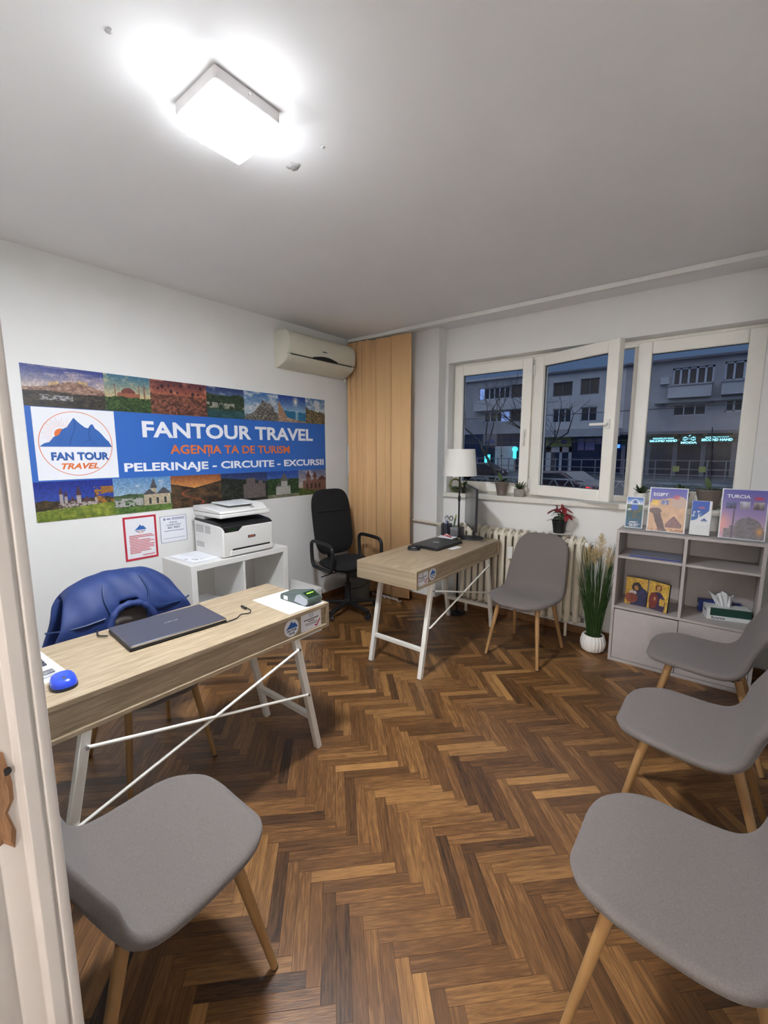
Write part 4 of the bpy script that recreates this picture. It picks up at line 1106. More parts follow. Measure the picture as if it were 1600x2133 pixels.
# local: front is +x, width along y
W2 = .203
b = MB().prism([(-.185, .004), (.178, .004), (.186, .05), (.186, .205), (.150, .218), (-.185, .235)], 'y', -W2, W2)
build('printer_body', b, 'white_lac', pr_, bevel=.008, seg=3)
b = MB().prism([(-.18, .2345), (.150, .2175), (.183, .207), (.187, .214), (.155, .232), (.05, .246), (-.18, .250)], 'y', -W2 + .001, W2 - .001)
build('panel_cover', b, 'black', pr_, bevel=.003)
b = MB().add([(.1875, -W2 + .03, .205), (.1875, -W2 + .02, .190), (.1875, -.06, .170), (.1875, -.03, .200), (.1875, -.02, .207), (.1875, -W2, .207)], [(0, 5, 4, 3, 2, 1)])
b.prism([(-W2, .212), (-W2 + .015, .178), (-.085, .178), (-.055, .206), (-.05, .212)], 'x', .180, .1885)
b.f = b.f[1:]; b.m = b.m[1:]
cp = build('control_panel', b, 'black', pr_, bevel=.001)
build('touch_screen', MB().box(.1884, .1892, -.165, -.10, .184, .204), 'lcd', cp, smooth=False)
build('scanner_unit', MB().box(-.19, .165, -W2, W2, .272, .300).box(-.19, -.06, -W2 + .01, W2 - .01, .244, .272), 'white_lac', pr_, bevel=.006, seg=3)
b = MB().prism([(-.19, .302), (.165, .302), (.160, .318), (.05, .332), (-.19, .340)], 'y', -W2, W2 - .10).prism([(-.19, .302), (.14, .302), (.08, .345), (-.19, .352)], 'y', W2 - .10, W2)
build('feeder_lid', b, 'white_lac', pr_, bevel=.006, seg=3)
build('feeder_tray', MB().prism([(-.12, .352), (.10, .345), (.10, .350), (-.12, .358)], 'y', -.10, .10), 'twhite', pr_, bevel=.002)
build('feeder_slot', MB().box(.02, .125, .062, .098, .3195, .3245), 'dark', pr_, smooth=False)
build('paper_tray', MB().box(.150, .192, -.15, W2 - .003, .012, .046), 'white_lac', pr_, bevel=.004)
build('tray_slot', MB().box(.165, .1885, -.135, W2 - .03, .0475, .0585), 'dark', pr_, smooth=False)
bg = build('badge', MB().box(.1862, .1875, -.010, .052, .118, .136), 'ink', pr_, smooth=False)
put_text(bg, 'lettering', 'xerox', 'orange', .046, .008, (.1876, .021, .127), RF, .01)
for x0_, x1_, z_, n_ in ((-.165, -.06, .155, 7), (-.04, .03, .155, 7), (-.165, -.06, .05, 5)):
    gr = MB()
    for k in range(n_): gr.box(x0_, x1_, -W2 - .0006, -W2 + .001, z_ + k * .008, z_ + .003 + k * .008)
    build('vent_grille', gr, 'paper_print', pr_, smooth=False)
pst = thing('printed_sheets', 'stack of printed sheets beside the printer on the cube shelf', 'paper', (.315, -2.205, KH), math.radians(4))
for k in range(4): build('sheet', MB().box(-.150, .150, -.106, .106, .0016 * k, .0016 * k + .0013), 'paper', pst, rot=(0, 0, math.radians((-3, 2, -1, 1)[k])), smooth=False)
pl = MB()
for (x, y, a_, b_) in ((.02, -.085, .024, .012), (.055, -.055, .024, .012), (.085, -.05, .024, .016), (.095, -.02, .01, .01)): pl.box(x - b_ / 2, x + b_ / 2, y - a_ / 2, y + a_ / 2, .0062, .0066)
for k in range(9): pl.box(-.13 + k * .028, -.127 + k * .028, -.03, .09, .0062, .0064)
build('print_lines', pl, 'paper_print', pst, smooth=False)

# ================================================================== navy jacket over the chair behind the desk
jk = thing('navy_jacket', 'navy quilted jacket draped over the chair behind the near desk', 'jacket', (.790, -2.865, 0), PI / 2)
# local: x across, -y towards the seat; hangs over the shell back (top z .868)
def jacket_mesh():
    nu, nv = 48, 34; vs = []; b = MB()
    def P(u, v):
        # v: 0 behind hem -> .45 top ridge -> 1 front hem; u -1..1 across
        au = abs(u)
        top = .903 - .035 * au ** 2 - .045 * au ** 5
        wtop = .235
        if v < .45:
            t = v / .45; z = .52 + (top - .52) * math.sin(t * PI / 2); y = .085 - .03 * t; x = u * (wtop + .10 * (1 - t) ** 1.3)
        else:
            t = (v - .45) / .55; z = top - (top - .50) * (1 - math.cos(t * PI / 2)); y = .055 - .150 * math.sin(min(1, t * 1.5) * PI / 2) - .03 * t; x = u * (wtop + .125 * t ** 1.5)
        pf = .005 * math.sin(v * 26) * (.4 + au) + .004 * math.sin(u * 8 + v * 7) + .003 * math.sin(u * 17 - v * 19)
        y += (-pf if v > .45 else pf); z += .3 * pf
        return Vector((x, y, z))
    keep = {}
    for j in range(nv + 1):
        for i in range(nu + 1): vs.append(P(-1 + 2 * i / nu, j / nv))
    fs = []
    for j in range(nv):
        for i in range(nu):
            u = -1 + 2 * (i + .5) / nu; v = (j + .5) / nv
            t = (v - .45) / .55
            if t > .50 and abs(u - .03) < .24 * min(1, (t - .50) / .10) ** .6: continue     # opening between the two front flaps
            q = j * (nu + 1) + i; fs.append((q, q + nu + 1, q + nu + 2, q + 1))
    b.add(vs, fs); return b
jo = build('jacket_body', jacket_mesh(), 'navy', jk, solid=.022, sub=1)
# rolled collar around the opening and a seam line on each side
cpts = [(-.115, -.135, .52), (-.105, -.128, .62), (-.085, -.122, .70), (-.050, -.112, .742), (.008, -.108, .756), (.062, -.112, .742), (.098, -.122, .70), (.118, -.128, .62), (.128, -.135, .52)]
cp2 = [catmull(cpts, i / 40) for i in range(41)]
build('collar', MB().tube(cp2, [.017 + .0025 * math.sin(i * 1.7) for i in range(41)], n=12), 'navy', jk)
for s_ in (-1, 1):
    build('quilt_seam', MB().tube([catmull([(s_ * .325, -.055, .700), (s_ * .26, -.108, .705), (s_ * .19, -.126, .71), (s_ * .11, -.128, .72)], i / 12) for i in range(13)], .0045, n=5), 'logo_dark', jk)
    build('quilt_seam', MB().tube([catmull([(s_ * .06, .02, .893), (s_ * .085, -.05, .862), (s_ * .10, -.098, .80), (s_ * .085, -.122, .735)], i / 12) for i in range(13)], .004, n=5), 'logo_dark', jk)
build('lining', MB().box(-.14, .14, -.028, -.024, .50, .76), 'navyline', jk)
# ================================================================== by the window
# radiator of upright columns
rx0, rx1, NS = 1.20, 2.325, 18
rad = thing('radiator', 'cream column radiator under the window sill', 'radiator', ((rx0 + rx1) / 2, -.125, 0))
pit = (rx1 - rx0) / NS
def rad_section():
    b = MB(); hw = pit / 2 - .004
    for y in (-.058, .058):
        b.prism([(-hw * .55, y - .014), (hw * .55, y - .014), (hw * .9, y), (hw * .55, y + .014), (-hw * .55, y + .014), (-hw * .9, y)], 'z', .15, .79)
    b.prism([(-.070, .74), (-.074, .78), (-.060, .812), (-.03, .832), (0, .836), (.03, .832), (.060, .812), (.074, .78), (.070, .74), (.03, .755), (-.03, .755)], 'x', -hw * .45, hw * .45)
    b.prism([(-.070, .20), (-.03, .185), (.03, .185), (.070, .20), (.074, .16), (.05, .132), (-.05, .132), (-.074, .16)], 'x', -hw * .45, hw * .45)
    b.cyl((-pit / 2, 0, .785), (pit / 2, 0, .785), .026, n=12).cyl((-pit / 2, 0, .160), (pit / 2, 0, .160), .024, n=12)
    b.cyl((-pit / 2 + .001, -.045, .785), (pit / 2 - .001, -.045, .785), .016, n=10)
    return b
sec0 = build('section', rad_section(), 'radiator', rad, bevel=.004, loc=(rx0 + pit / 2 - (rx0 + rx1) / 2, 0, 0))
for k in range(1, NS):
    c = sec0.copy(); COL.objects.link(c); c.location = (rx0 + pit * (k + .5) - (rx0 + rx1) / 2, 0, 0)
mx_ = (rx0 + rx1) / 2
build('heat_meter', MB().box(1.738 - mx_, 1.778 - mx_, -.100, -.070, .595, .695).box(1.748 - mx_, 1.768 - mx_, -.102, -.099, .665, .682), 'white_lac', rad, bevel=.004)
vv = MB().cyl((rx1 - mx_, 0, .785), (rx1 - mx_ + .055, 0, .785), .014, n=14).cyl((rx1 - mx_ + .04, 0, .785), (rx1 - mx_ + .04, 0, .72), .010, n=12)
build('valve', vv, 'chrome', rad)
build('valve_knob', MB().cyl((rx1 - mx_ + .03, -.02, .785), (rx1 - mx_ + .03, -.085, .785), .022, .019, n=18), 'white_lac', rad)
build('drain_plug', MB().cyl((rx1 - mx_, 0, .16), (rx1 - mx_ + .025, 0, .16), .016, n=14), 'chrome', rad)
for s_ in (-1, 1): build('bracket', MB().bar((s_ * .45, .0, .12), (s_ * .45, .108, .12), .02).bar((s_ * .45, .0, .0), (s_ * .45, .0, .14), .02), 'radiator', rad)
hp = thing('heating_pipe', 'white heating pipe crossing the pillar to the radiator', 'pipe', (0, 0, 0))
build('pipe', MB().tube([(.45, -.158, .822), (.9, -.158, .808), (.985, -.157, .805), (1.06, -.145, .796), (1.13, -.127, .787), (1.205, -.125, .785)], .013, n=12), 'radiator', hp)
build('coupling', MB().cyl((1.005, -.155, .803), (1.045, -.150, .798), .019, n=14), 'radiator', hp)
lp_ = thing('supply_pipe', 'white lower heating pipe with a valve at the left end of the radiator', 'pipe', (0, 0, 0))
build('pipe', MB().tube([(1.205, -.125, .16), (1.13, -.125, .16), (1.10, -.125, .19), (1.09, -.10, .30), (1.09, -.03, .42), (1.09, .004, .43)], .012, n=10), 'radiator', lp_)
build('valve', MB().cyl((1.125, -.125, .16), (1.16, -.125, .16), .020, n=14).cyl((1.14, -.125, .16), (1.14, -.185, .16), .018, .022, n=14), 'white_lac', lp_)

# floor lamp
fl = thing('floor_lamp', 'black floor lamp with a white shade behind the far desk', 'floor lamp', (1.270, -.232, 0))
build('base', MB().lathe([(.085, 0), (.085, .012), (.02, .020), (.008, .03)], n=32, capt=True), 'blackmetal', fl)
build('pole', MB().cyl((0, 0, .02), (0, 0, 1.42), .0075, n=14), 'blackmetal', fl)
n = 48; b = MB(); vs = []
for (r, z) in ((.150, 1.278), (.129, 1.512), (.127, 1.512), (.148, 1.278)):
    for i in range(n): t = 2 * PI * i / n; vs.append((r * math.cos(t), r * math.sin(t), z))
fs = [(k * n + i, k * n + (i + 1) % n, ((k + 1) % 4) * n + (i + 1) % n, ((k + 1) % 4) * n + i) for k in range(4) for i in range(n)]
b.add(vs, fs); build('shade', b, 'shade', fl)
b = MB()
for k in range(3): t = 2 * PI * k / 3 + .4; b.bar((0, 0, 1.40), (.131 * math.cos(t), .131 * math.sin(t), 1.47), .004)
build('shade_carrier', b, 'blackmetal', fl)
build('bulb', MB().lathe([(.012, 1.41), (.016, 1.43), (.028, 1.46), (.024, 1.485), (.001, 1.495)], n=18), 'paper', fl)
build('foot_switch', MB().box(-.006, .018, -.014, -.006, 1.05, 1.10), 'black', fl, bevel=.003)

# ---------------- potted plants
SZ = 1.1002
def pot_mb(r0, r1, h, wob=None):
    return MB().lathe([(r0, 0), (r0 + (r1 - r0) * .5, h * .5), (r1, h - .012), (r1 * 1.04, h - .010), (r1 * 1.04, h), (r1 * .93, h), (r1 * .9, h - .02)], n=36, wob=wob)
def soil(t, r, z): build('soil', MB().cyl((0, 0, z - .012), (0, 0, z), r, n=24), 'soil', t)
def orchid(x, y, lb, stick=.50, seed=1, pot='potbrown', nl=6, r=.060, h=.125):
    t = thing('orchid', lb, 'potted plant', (x, y, SZ)); rr = random.Random(seed)
    build('pot', pot_mb(r * .62, r, h), pot, t); soil(t, r * .9, h - .015)
    for k in range(nl):
        a = 2 * PI * k / nl + rr.uniform(-.3, .3); L = rr.uniform(.10, .17); up_ = rr.uniform(-.01, .05)
        a_ = Vector((0.012 * math.cos(a), .012 * math.sin(a), h)); e_ = Vector((L * math.cos(a) * (1 if abs(math.cos(a)) > .4 else .6), L * math.sin(a) * .38, h + up_))
        build('leaf', MB().leafshape(a_, e_, .046, sag=.012, thick=.003), 'leaf', t)
    e_ = Vector((-.025, -.02, h + .085)); build('leaf', MB().leafshape((0, 0, h), e_, .034, thick=.003, up=(0, 1, 0)), 'leafmid', t)
    if stick:
        build('support_stick', MB().cyl((.0, 0, h - .02), (-.022, .0, h + stick - .1), .0032, n=8), 'black', t)
        build('clip', MB().cyl((-.014, 0, h + .22), (-.0105, 0, h + .235), .008, n=10), 'black', t)
    return t
orchid(1.560, .015, 'brown potted orchid with a black support stick on the sill by the left sash')
orchid(3.055, .02, 'brown potted orchid behind the tall brochures on the sill', seed=4, stick=.52, r=.078, h=.135)
sp = thing('succulent', 'small spiky plant in a pale grey pot beside the brown orchid pot', 'potted plant', (1.728, .005, SZ))
build('pot', MB().lathe([(.043, 0), (.046, .02), (.046, .068), (.041, .068), (.040, .058)], n=30), 'potgrey', sp); soil(sp, .042, .062)
rr = random.Random(8)
for k in range(16):
    a = k * 2.4; L = rr.uniform(.05, .095); z = rr.uniform(.02, .07)
    build('leaf', MB().leafshape((0, 0, .062), (L * math.cos(a), L * math.sin(a) * .7, .062 + z), .014, thick=.003), 'leaf', sp)
def rosette(x, y, z, lb, pot, pm, leafm, rp, hp_, n, L, seed):
    t = thing('rosette_succulent', lb, 'potted plant', (x, y, z)); rr = random.Random(seed)
    build('pot', MB().lathe([(rp * .8, 0), (rp, hp_), (rp * .9, hp_), (rp * .88, hp_ - .01)], n=28), pm, t); soil(t, rp * .9, hp_ - .006)
    for k in range(n):
        a = k * 2.4; f = k / n; l = L * (1 - .45 * f)
        build('leaf', MB().leafshape((0, 0, hp_ - .004), (l * math.cos(a), l * math.sin(a), hp_ + .012 + .05 * f + rr.uniform(0, .01)), .026, thick=.004), leafm, t)
    return t
rosette(1.205, -.005, SZ, 'tiny dark plant in a black pot beside the olive ring ornament', None, 'potblack', 'leaf', .037, .055, 14, .030, 2)
rosette(2.645, .045, SZ, 'dark leaved succulent in a white pot behind the blue travel leaflet', None, 'potwhite', 'leaf', .045, .085, 14, .062, 3)
rosette(2.890, .035, SZ, 'dark bushy plant in a black pot behind the blue leaflet holder', None, 'potblack', 'leaf', .055, .10, 16, .07, 5)
ro = thing('ring_ornament', 'round olive glass ring ornament at the left end of the sill', 'ornament', (1.083, .03, SZ))
build('glass_ring', MB().tube([(.060 * math.cos(2 * PI * k / 40), 0, .066 + .060 * math.sin(2 * PI * k / 40)) for k in range(40)], [.010 + .002 * math.sin(k * 1.3) for k in range(40)], n=10, closed=True), 'greenglass', ro)
build('moss_fill', MB().lathe([(.001, -.0), (.03, .004), (.040, .018), (.03, .03), (.001, .036)], n=18, c=(0, 0, .022), wob=lambda t, z: .12 * math.sin(5 * t + 90 * z)), 'leafmid', ro)
# poinsettia on the radiator
po = thing('poinsettia', 'red poinsettia in a black pot standing on the radiator', 'potted plant', (2.118, -.125, .8455))
build('pot', pot_mb(.043, .056, .10), 'potblack', po); soil(po, .05, .09)
rr = random.Random(21)
build('stem', MB().tube([(0, 0, .08), (-.01, 0, .14), (-.03, 0, .20)], .004, n=6).tube([(0, 0, .08), (.015, 0, .15), (.02, .01, .21)], .004, n=6).tube([(0, 0, .08), (.02, -.01, .13), (.055, 0, .16)], .004, n=6), 'leaf', po)
for k in range(14):
    a = k * 2.4; c = [(-.03, 0, .19), (.02, .01, .205), (.055, 0, .155)][k % 3]; L = rr.uniform(.055, .085)
    build('bract', MB().leafshape(c, (c[0] + L * math.cos(a), c[1] + L * .8 * math.sin(a), c[2] - rr.uniform(.02, .05)), .038, sag=.012), 'redleaf', po)
for k in range(10):
    a = k * 2.4 + 1; L = rr.uniform(.06, .11)
    build('leaf', MB().leafshape((0, 0, .11 + .006 * k), (L * math.cos(a), L * .7 * math.sin(a), .10 + .008 * k), .042, sag=.02), 'leaf', po)
for c in ((-.022, -.03, .222), (.03, -.02, .225), (.012, 0, .23)):
    build('flower_bud', MB().cyl((c[0] * .6, c[1] * .6, c[2] - .03), c, .003, .006, n=8), 'redleaf', po)
sa = tag(build('saucer', MB().lathe([(.05, 0), (.085, .006), (.09, .010), (.086, .010), (.05, .0085)], n=36, capt=True), 'potwhite', None, loc=(2.125, -.125, .8362)), 'white saucer under the poinsettia on the radiator', 'saucer')

# tall grass in a ribbed white pot
gp = thing('grass_plant', 'tall green ornamental grass in a ribbed white pot beside the grey cabinet', 'potted plant', (2.452, -.268, 0))
wv = lambda t, z: .035 * max(-.4, math.sin(22 * t + 3 * math.sin(z * 90)))
build('pot', MB().lathe([(.055, 0), (.075, .015), (.086, .05), (.086, .085), (.076, .118), (.070, .128), (.064, .128), (.066, .11)], n=132, wob=wv), 'potwhite', gp)
soil(gp, .066, .112)
b = MB(); rr = random.Random(31)
for k in range(230):
    a = rr.uniform(0, 2 * PI); r = .045 * math.sqrt(rr.random()); hgt = rr.uniform(.32, .74); sp_ = rr.uniform(.02, .13) * (1 if rr.random() < .8 else 1.5); a2 = a + rr.uniform(-.6, .6)
    p = [Vector((r * math.cos(a), r * math.sin(a), .10)), Vector((r * math.cos(a) + .25 * sp_ * math.cos(a2), r * math.sin(a) + .25 * sp_ * math.sin(a2), .10 + hgt * .55)), Vector((min(.10, r * math.cos(a) + sp_ * math.cos(a2)), r * math.sin(a) + sp_ * math.sin(a2), .10 + hgt))]
    pts = [p[0] * (1 - t) ** 2 + p[1] * 2 * t * (1 - t) + p[2] * t * t for t in (0, .25, .5, .75, 1)]
    b.tube(pts, [.0019, .0019, .0017, .0013, .0005], n=4)
o = build('grass_blades', b, 'grass', gp); o['kind'] = 'stuff'
for k, (x, y, z, h) in enumerate(((.012, -.01, .72, .17), (-.075, .0, .64, .15), (.072, -.02, .66, .14), (-.03, .03, .66, .12))):
    b = MB().tube([(0, 0, .11), (x * .4, y * .4, z * .6), (x, y, z + .03)], .0014, n=5)
    for q in range(150):
        t = rr.random(); zz = z + h * t; a = rr.uniform(0, 2 * PI); L = .034 * math.sin(PI * (t * .85 + .12)) + .005
        b.bar((x, y, zz - .01), (x + L * math.cos(a), y + L * math.sin(a), zz + .02), .0011)
    build('plume', b, 'plume', gp)
# waste bin behind the office chair
bn = thing('waste_bin', 'grey plastic bucket behind the office chair', 'bin', (.295, -.50, 0))
build('bin_body', MB().lathe([(.10, 0), (.125, .24), (.132, .245), (.132, .252), (.121, .25), (.098, .01)], n=36), 'bin', bn)
build('bin_handle', MB().tube([(.128 * math.cos(t), .128 * math.sin(t), .20 - .06 * math.sin((t - PI) if t > PI else 0)) for t in [PI + PI * k / 16 for k in range(17)]], .003, n=6), 'blackmetal', bn)

# ================================================================== on and in the grey cabinet
CT = .9552
def p_egypt(U, V):
    im = mixc(C3((150, 138, 186), U), C3((86, 88, 168), U), (V - .55) / .45)
    dune = .66 + .10 * np.sin(U * 3 - .3) + .03 * fbm(U * 9, U * 0, 3); n = fbm(U * 8, V * 8, 4)
    im = put(im, V < dune, mixc(C3((190, 152, 124), U), C3((228, 192, 158), U), n))
    im = put(im, ((U - .80) / .20) ** 2 + ((V - .68) / .14) ** 2 < 1, (198, 172, 158))
    neck = .22 + .22 * (1 - V / .52) ** 1.5; im = put(im, (V < .50) & (abs(U - neck) < .085 + .05 * fbm(U * 6, V * 12, 7)), (104, 88, 88))
    im = put(im, ((U - .19) / .17) ** 2 + ((V - .47) / .07) ** 2 < 1, (112, 96, 94))
    m = (V > .10) & (V < .36) & (abs(U - .70) < .22 * np.clip((.38 - V) * 5, 0, 1)) & (((U - .70) / .22) ** 2 + ((V - .17) / .19) ** 2 < 1)
    im = put(im, m, mixc(C3((120, 92, 96), U), C3((160, 126, 122), U), fbm(U * 40, V * 40, 8, 2)))
    im = put(im, (U > .07) & (U < .25) & (V > .60) & (V < .72), mixc(C3((214, 170, 80), U), C3((250, 222, 130), U), fbm(U * 8, V * 8, 2)))
    im = put(im, (U > .33) & (U < .53) & (V > .62) & (V < .72), mixc(C3((70, 84, 150), U), C3((206, 206, 214), U), (fbm(U * 16, V * 16, 6) - .3) * 2))
    im = mixc(im, C3((198, 96, 112), U), np.exp(-(((U - .72) / .09) ** 2 + ((V - .80) / .05) ** 2) ** 2) * .85)
    im = put(im, (V < .07) & (fbm(U * 26, V * 26, 9, 2) > .5), (176, 132, 104))
    e = (U < .018) | (U > .982) | (V < .012) | (V > .988); return put(im, e, (236, 236, 240))
def p_turkey(U, V):
    im = mixc(C3((196, 164, 186), U), C3((96, 92, 166), U), V * 1.3 - .25); im = mixc(im, C3((232, 160, 148), U), np.clip(1 - U * 3.2, 0, 1) * np.clip(1.2 - abs(V - .3) * 4, 0, 1))
    dome = ((U - .62) / .30) ** 2 + ((V - .24) / .20) ** 2
    st = mixc(C3((108, 102, 108), U), C3((150, 142, 144), U), fbm(U * 16, V * 22, 3))
    im = put(im, (dome < 1) | (V < .20 - .22 * (U < .10)) & (U > .06) | ((V < .27) & (U > .22) & (U < .95)), st)
    im = put(im, (abs(U - .62) < .012) & (V > .40) & (V < .47), (110, 104, 110))
    im = put(im, (abs(U - .29 - .02 * (V - .5)) < .020 - .018 * np.clip((V - .5) * 3, 0, 1)) & (V < .74), (110, 96, 116))
    im = mixc(im, C3((236, 168, 96), U), np.exp(-(((U - .88) / .07) ** 2 + ((V - .17) / .07) ** 2)) * .85)
    for k, (a, c1, c2) in enumerate(((.10, (120, 128, 182), (78, 76, 96)), (.40, (214, 216, 226), (150, 140, 150)), (.70, (186, 178, 176), (96, 86, 84)))):
        m = (U > a) & (U < a + .23) & (V > .60) & (V < .755); im = put(im, m, mixc(C3(c2, U), C3(c1, U), (V - .60) * 6 + fbm(U * 14, V * 14, k) - .6))
    im = mixc(im, C3((200, 62, 82), U), np.exp(-(((U - .80) / .11) ** 2 + ((V - .825) / .035) ** 2) ** 2) * .85)
    e = (U < .016) | (U > .984) | (V < .011) | (V > .989); return put(im, e, (236, 236, 240))
def p_leaf1(U, V):
    im = mixc(C3((70, 100, 122), U), C3((62, 96, 86), U), (V - .2) * 2); im = put(im, V > .76, mixc(C3((206, 216, 230), U), C3((60, 104, 176), U), (V - .8) * 6))
    im = put(im, (V > .60) & (V < .76), mixc(C3((70, 96, 78), U), C3((120, 128, 96), U), fbm(U * 8, V * 12, 3)))
    im = put(im, ((U - .48) / .22) ** 2 + ((V - .66) / .10) ** 2 < 1, (72, 104, 190)); im = put(im, ((U - .20) / .12) ** 2 + ((V - .58) / .04) ** 2 < 1, (220, 224, 230))
    im = put(im, (abs(V - .45) < .13) & (abs(U - .5) < .36) & (fbm(U * 9, V * 16, 5) > .5), mixc(C3((70, 62, 72), U), C3((150, 146, 96), U), fbm(U * 22, V * 22, 6)))
    for z, a, b_ in ((.18, .25, .72), (.12, .18, .86), (.07, .28, .72)): im = put(im, (abs(V - z) < .022) & (U > a) & (U < b_) & (fbm(U * 46, V * 30, 2, 2) > .42), (222, 226, 230))
    im = put(im, (V < (.90 - abs(U - .5) * .7)) & (V > .80) , (52, 92, 160)); im = put(im, (np.abs(np.hypot((U - .5), (V - .80) * 1.9) - .235) < .02) & (V > .78), (240, 242, 246))
    e = (U < .035) | (U > .965) | (V < .018) | (V > .982); return put(im, e, (232, 234, 238))
def p_leaf2(U, V):
    im = C3((226, 226, 228), U); c = .40 + .38 * U ** 1.6
    im = put(im, (V > c) & (U < .90), mixc(C3((46, 96, 150), U), C3((44, 82, 176), U), V * 2 - .8)); im = put(im, (V > c) & (V < .70) & (fbm(U * 8, V * 8, 3) > .6) & (U < .5), (196, 204, 214))
    im = mixc(im, C3((206, 96, 110), U), np.exp(-(((U - .50) / .20) ** 2 + ((V - .80) / .03) ** 2) ** 2) * .8)
    im = put(im, (V > .41) & (V < .41 + .085 * (1 - abs(U - .68) / .2)), (44, 80, 140)); im = put(im, (abs(V - .385) < .008) & (abs(U - .68) < .14), (60, 70, 100)); return im
def stand(name, lb, cat, x, y, W, Hh, fn, tilt=9, rz=0, lift=.008):
    t = thing(name, lb, cat, (x, y, CT), math.radians(rz)); a = math.radians(tilt)
    ps = picture('printed_front', W, Hh, int(W / .0022), int(Hh / .0022), fn, t, (-W / 2, 0, lift), (-a, 0, 0))
    c = MB().box(-W / 2 - .003, W / 2 + .003, .0005, .0030, 0, Hh + .004)
    build('back_plate', c, 'twhite', t, loc=(0, .0008, lift - .002), rot=(-a, 0, 0), smooth=False)
    build('foot_plate', MB().box(-W / 2 - .003, W / 2 + .003, -.018, .075, 0, .004), 'acrylic', t)
    return t, a
t, a = stand('brochure_stand', 'EGIPT brochure with a camel in an upright stand on the grey cabinet', 'brochure', 2.846, -.300, .210, .292, p_egypt)
put_text(t, 'lettering', 'EGIPT', 'paper', .084, .022, (-.042, .0385 - .0030, .008 + .245), (-a, 0, 0), .03)
t, a = stand('brochure_stand', 'TURCIA brochure with a domed mosque in an upright stand on the grey cabinet', 'brochure', 3.238, -.300, .218, .305, p_turkey)
put_text(t, 'lettering', 'TURCIA', 'paper', .112, .021, (-.030, .0405 - .0030, .008 + .258), (-a, 0, 0), .03)
stand('leaflet_stand', 'narrow blue and green travel leaflet at the left end of the grey cabinet', 'leaflet', 2.652, -.245, .105, .215, p_leaf1, 5)
t, a = stand('leaflet_holder', 'blue and white leaflet in a white pocket holder between the brochures', 'leaflet', 3.030, -.262, .100, .215, p_leaf2, 6)
b = MB().prism([(-.054, 0), (.054, 0), (.054, .085), (.040, .078), (.030, .060), (-.030, .060), (-.040, .078), (-.054, .085)], 'y', -.020, -.017)
b.box(-.054, .054, -.020, .03, 0, .002).box(.0515, .054, -.020, .03, 0, .215).box(-.054, -.0515, -.020, .01, 0, .08)
build('pocket', b, 'twhite', t, loc=(0, -.004, .004), rot=(-a, 0, 0))
# shelf contents
fo = thing('blue_folder', 'flat blue edged folder on the upper left cabinet shelf', 'folder', (2.800, -.205, .7735), math.radians(2))
build('folder_base', MB().box(-.150, .150, -.110, .110, 0, .006), 'folder', fo, bevel=.001)
build('folder_cover', MB().box(-.149, .149, -.107, .109, .006, .009), 'foldertop', fo, bevel=.001)
def p_icon1(U, V):
    im = mixc(C3((176, 130, 40), U), C3((224, 182, 80), U), fbm(U * 5, V * 6, 3))
    n = fbm(U * 9, V * 9, 5)
    im = put(im, ((U - .66) / .42) ** 2 + ((V - .22) / .48) ** 2 < 1, mixc(C3((30, 32, 66), U), C3((66, 66, 104), U), n))
    im = put(im, ((U - .50) / .21) ** 2 + ((V - .68) / .17) ** 2 < 1, (40, 36, 40)); im = put(im, ((U - .49) / .10) ** 2 + ((V - .64) / .10) ** 2 < 1, (172, 122, 70))
    im = put(im, ((U - .34) / .17) ** 2 + ((V - .45) / .08) ** 2 < 1, (196, 186, 186)); im = put(im, ((U - .30) / .30) ** 2 + ((V - .25) / .18) ** 2 < 1, mixc(C3((104, 46, 36), U), C3((160, 84, 64), U), n))
    return im
def _soft(f):
    return lambda U, V: f(U + .05 * (fbm(U * 7, V * 7, 31) - .5), V + .05 * (fbm(U * 7, V * 7, 57) - .5)) * (.62 + .5 * fbm(U * 22, V * 30, 90, 4))[..., None]
def p_icon2(U, V):
    im = mixc(C3((190, 146, 52), U), C3((232, 194, 100), U), fbm(U * 5, V * 6, 8)); n = fbm(U * 9, V * 9, 9)
    im = put(im, ((U - .48) / .17) ** 2 + ((V - .80) / .12) ** 2 < 1, (126, 76, 44)); im = put(im, ((U - .48) / .09) ** 2 + ((V - .79) / .10) ** 2 < 1, (196, 148, 100))
    im = put(im, ((U - .48) / .40) ** 2 + ((V - .22) / .44) ** 2 < 1, mixc(C3((54, 44, 76), U), C3((92, 78, 104), U), n)); im = put(im, (((U - .28) / .22) ** 2 + ((V - .32) / .30) ** 2 < 1), mixc(C3((112, 48, 44), U), C3((150, 78, 66), U), n))
    im = put(im, (U > .60) & (U < .84) & (V > .20) & (V < .44), (214, 174, 84)); im = put(im, ((U - .34) / .05) ** 2 + ((V - .40) / .07) ** 2 < 1, (206, 164, 120)); return im
for k, (x, y, rz, fn, lb) in enumerate(((2.637, -.252, -3, p_icon1, 'gold icon panel of a bowed figure, left of the pair in the grey cabinet'), (2.776, -.258, -24, p_icon2, 'gold icon panel of a bearded figure, right of the pair in the grey cabinet'))):
    t = thing('icon_panel', lb, 'icon', (x, y, .4105), math.radians(rz), 'gold icons in the grey cabinet')
    build('board', MB().box(0, .136, 0, .014, 0, .196), 'black', t, rot=(math.radians(-5), 0, 0), bevel=.001)
    picture('painted_face', .134, .194, 62, 90, _soft(fn), t, (.001, -.0004, .001), (math.radians(-5), 0, 0), 'icon')
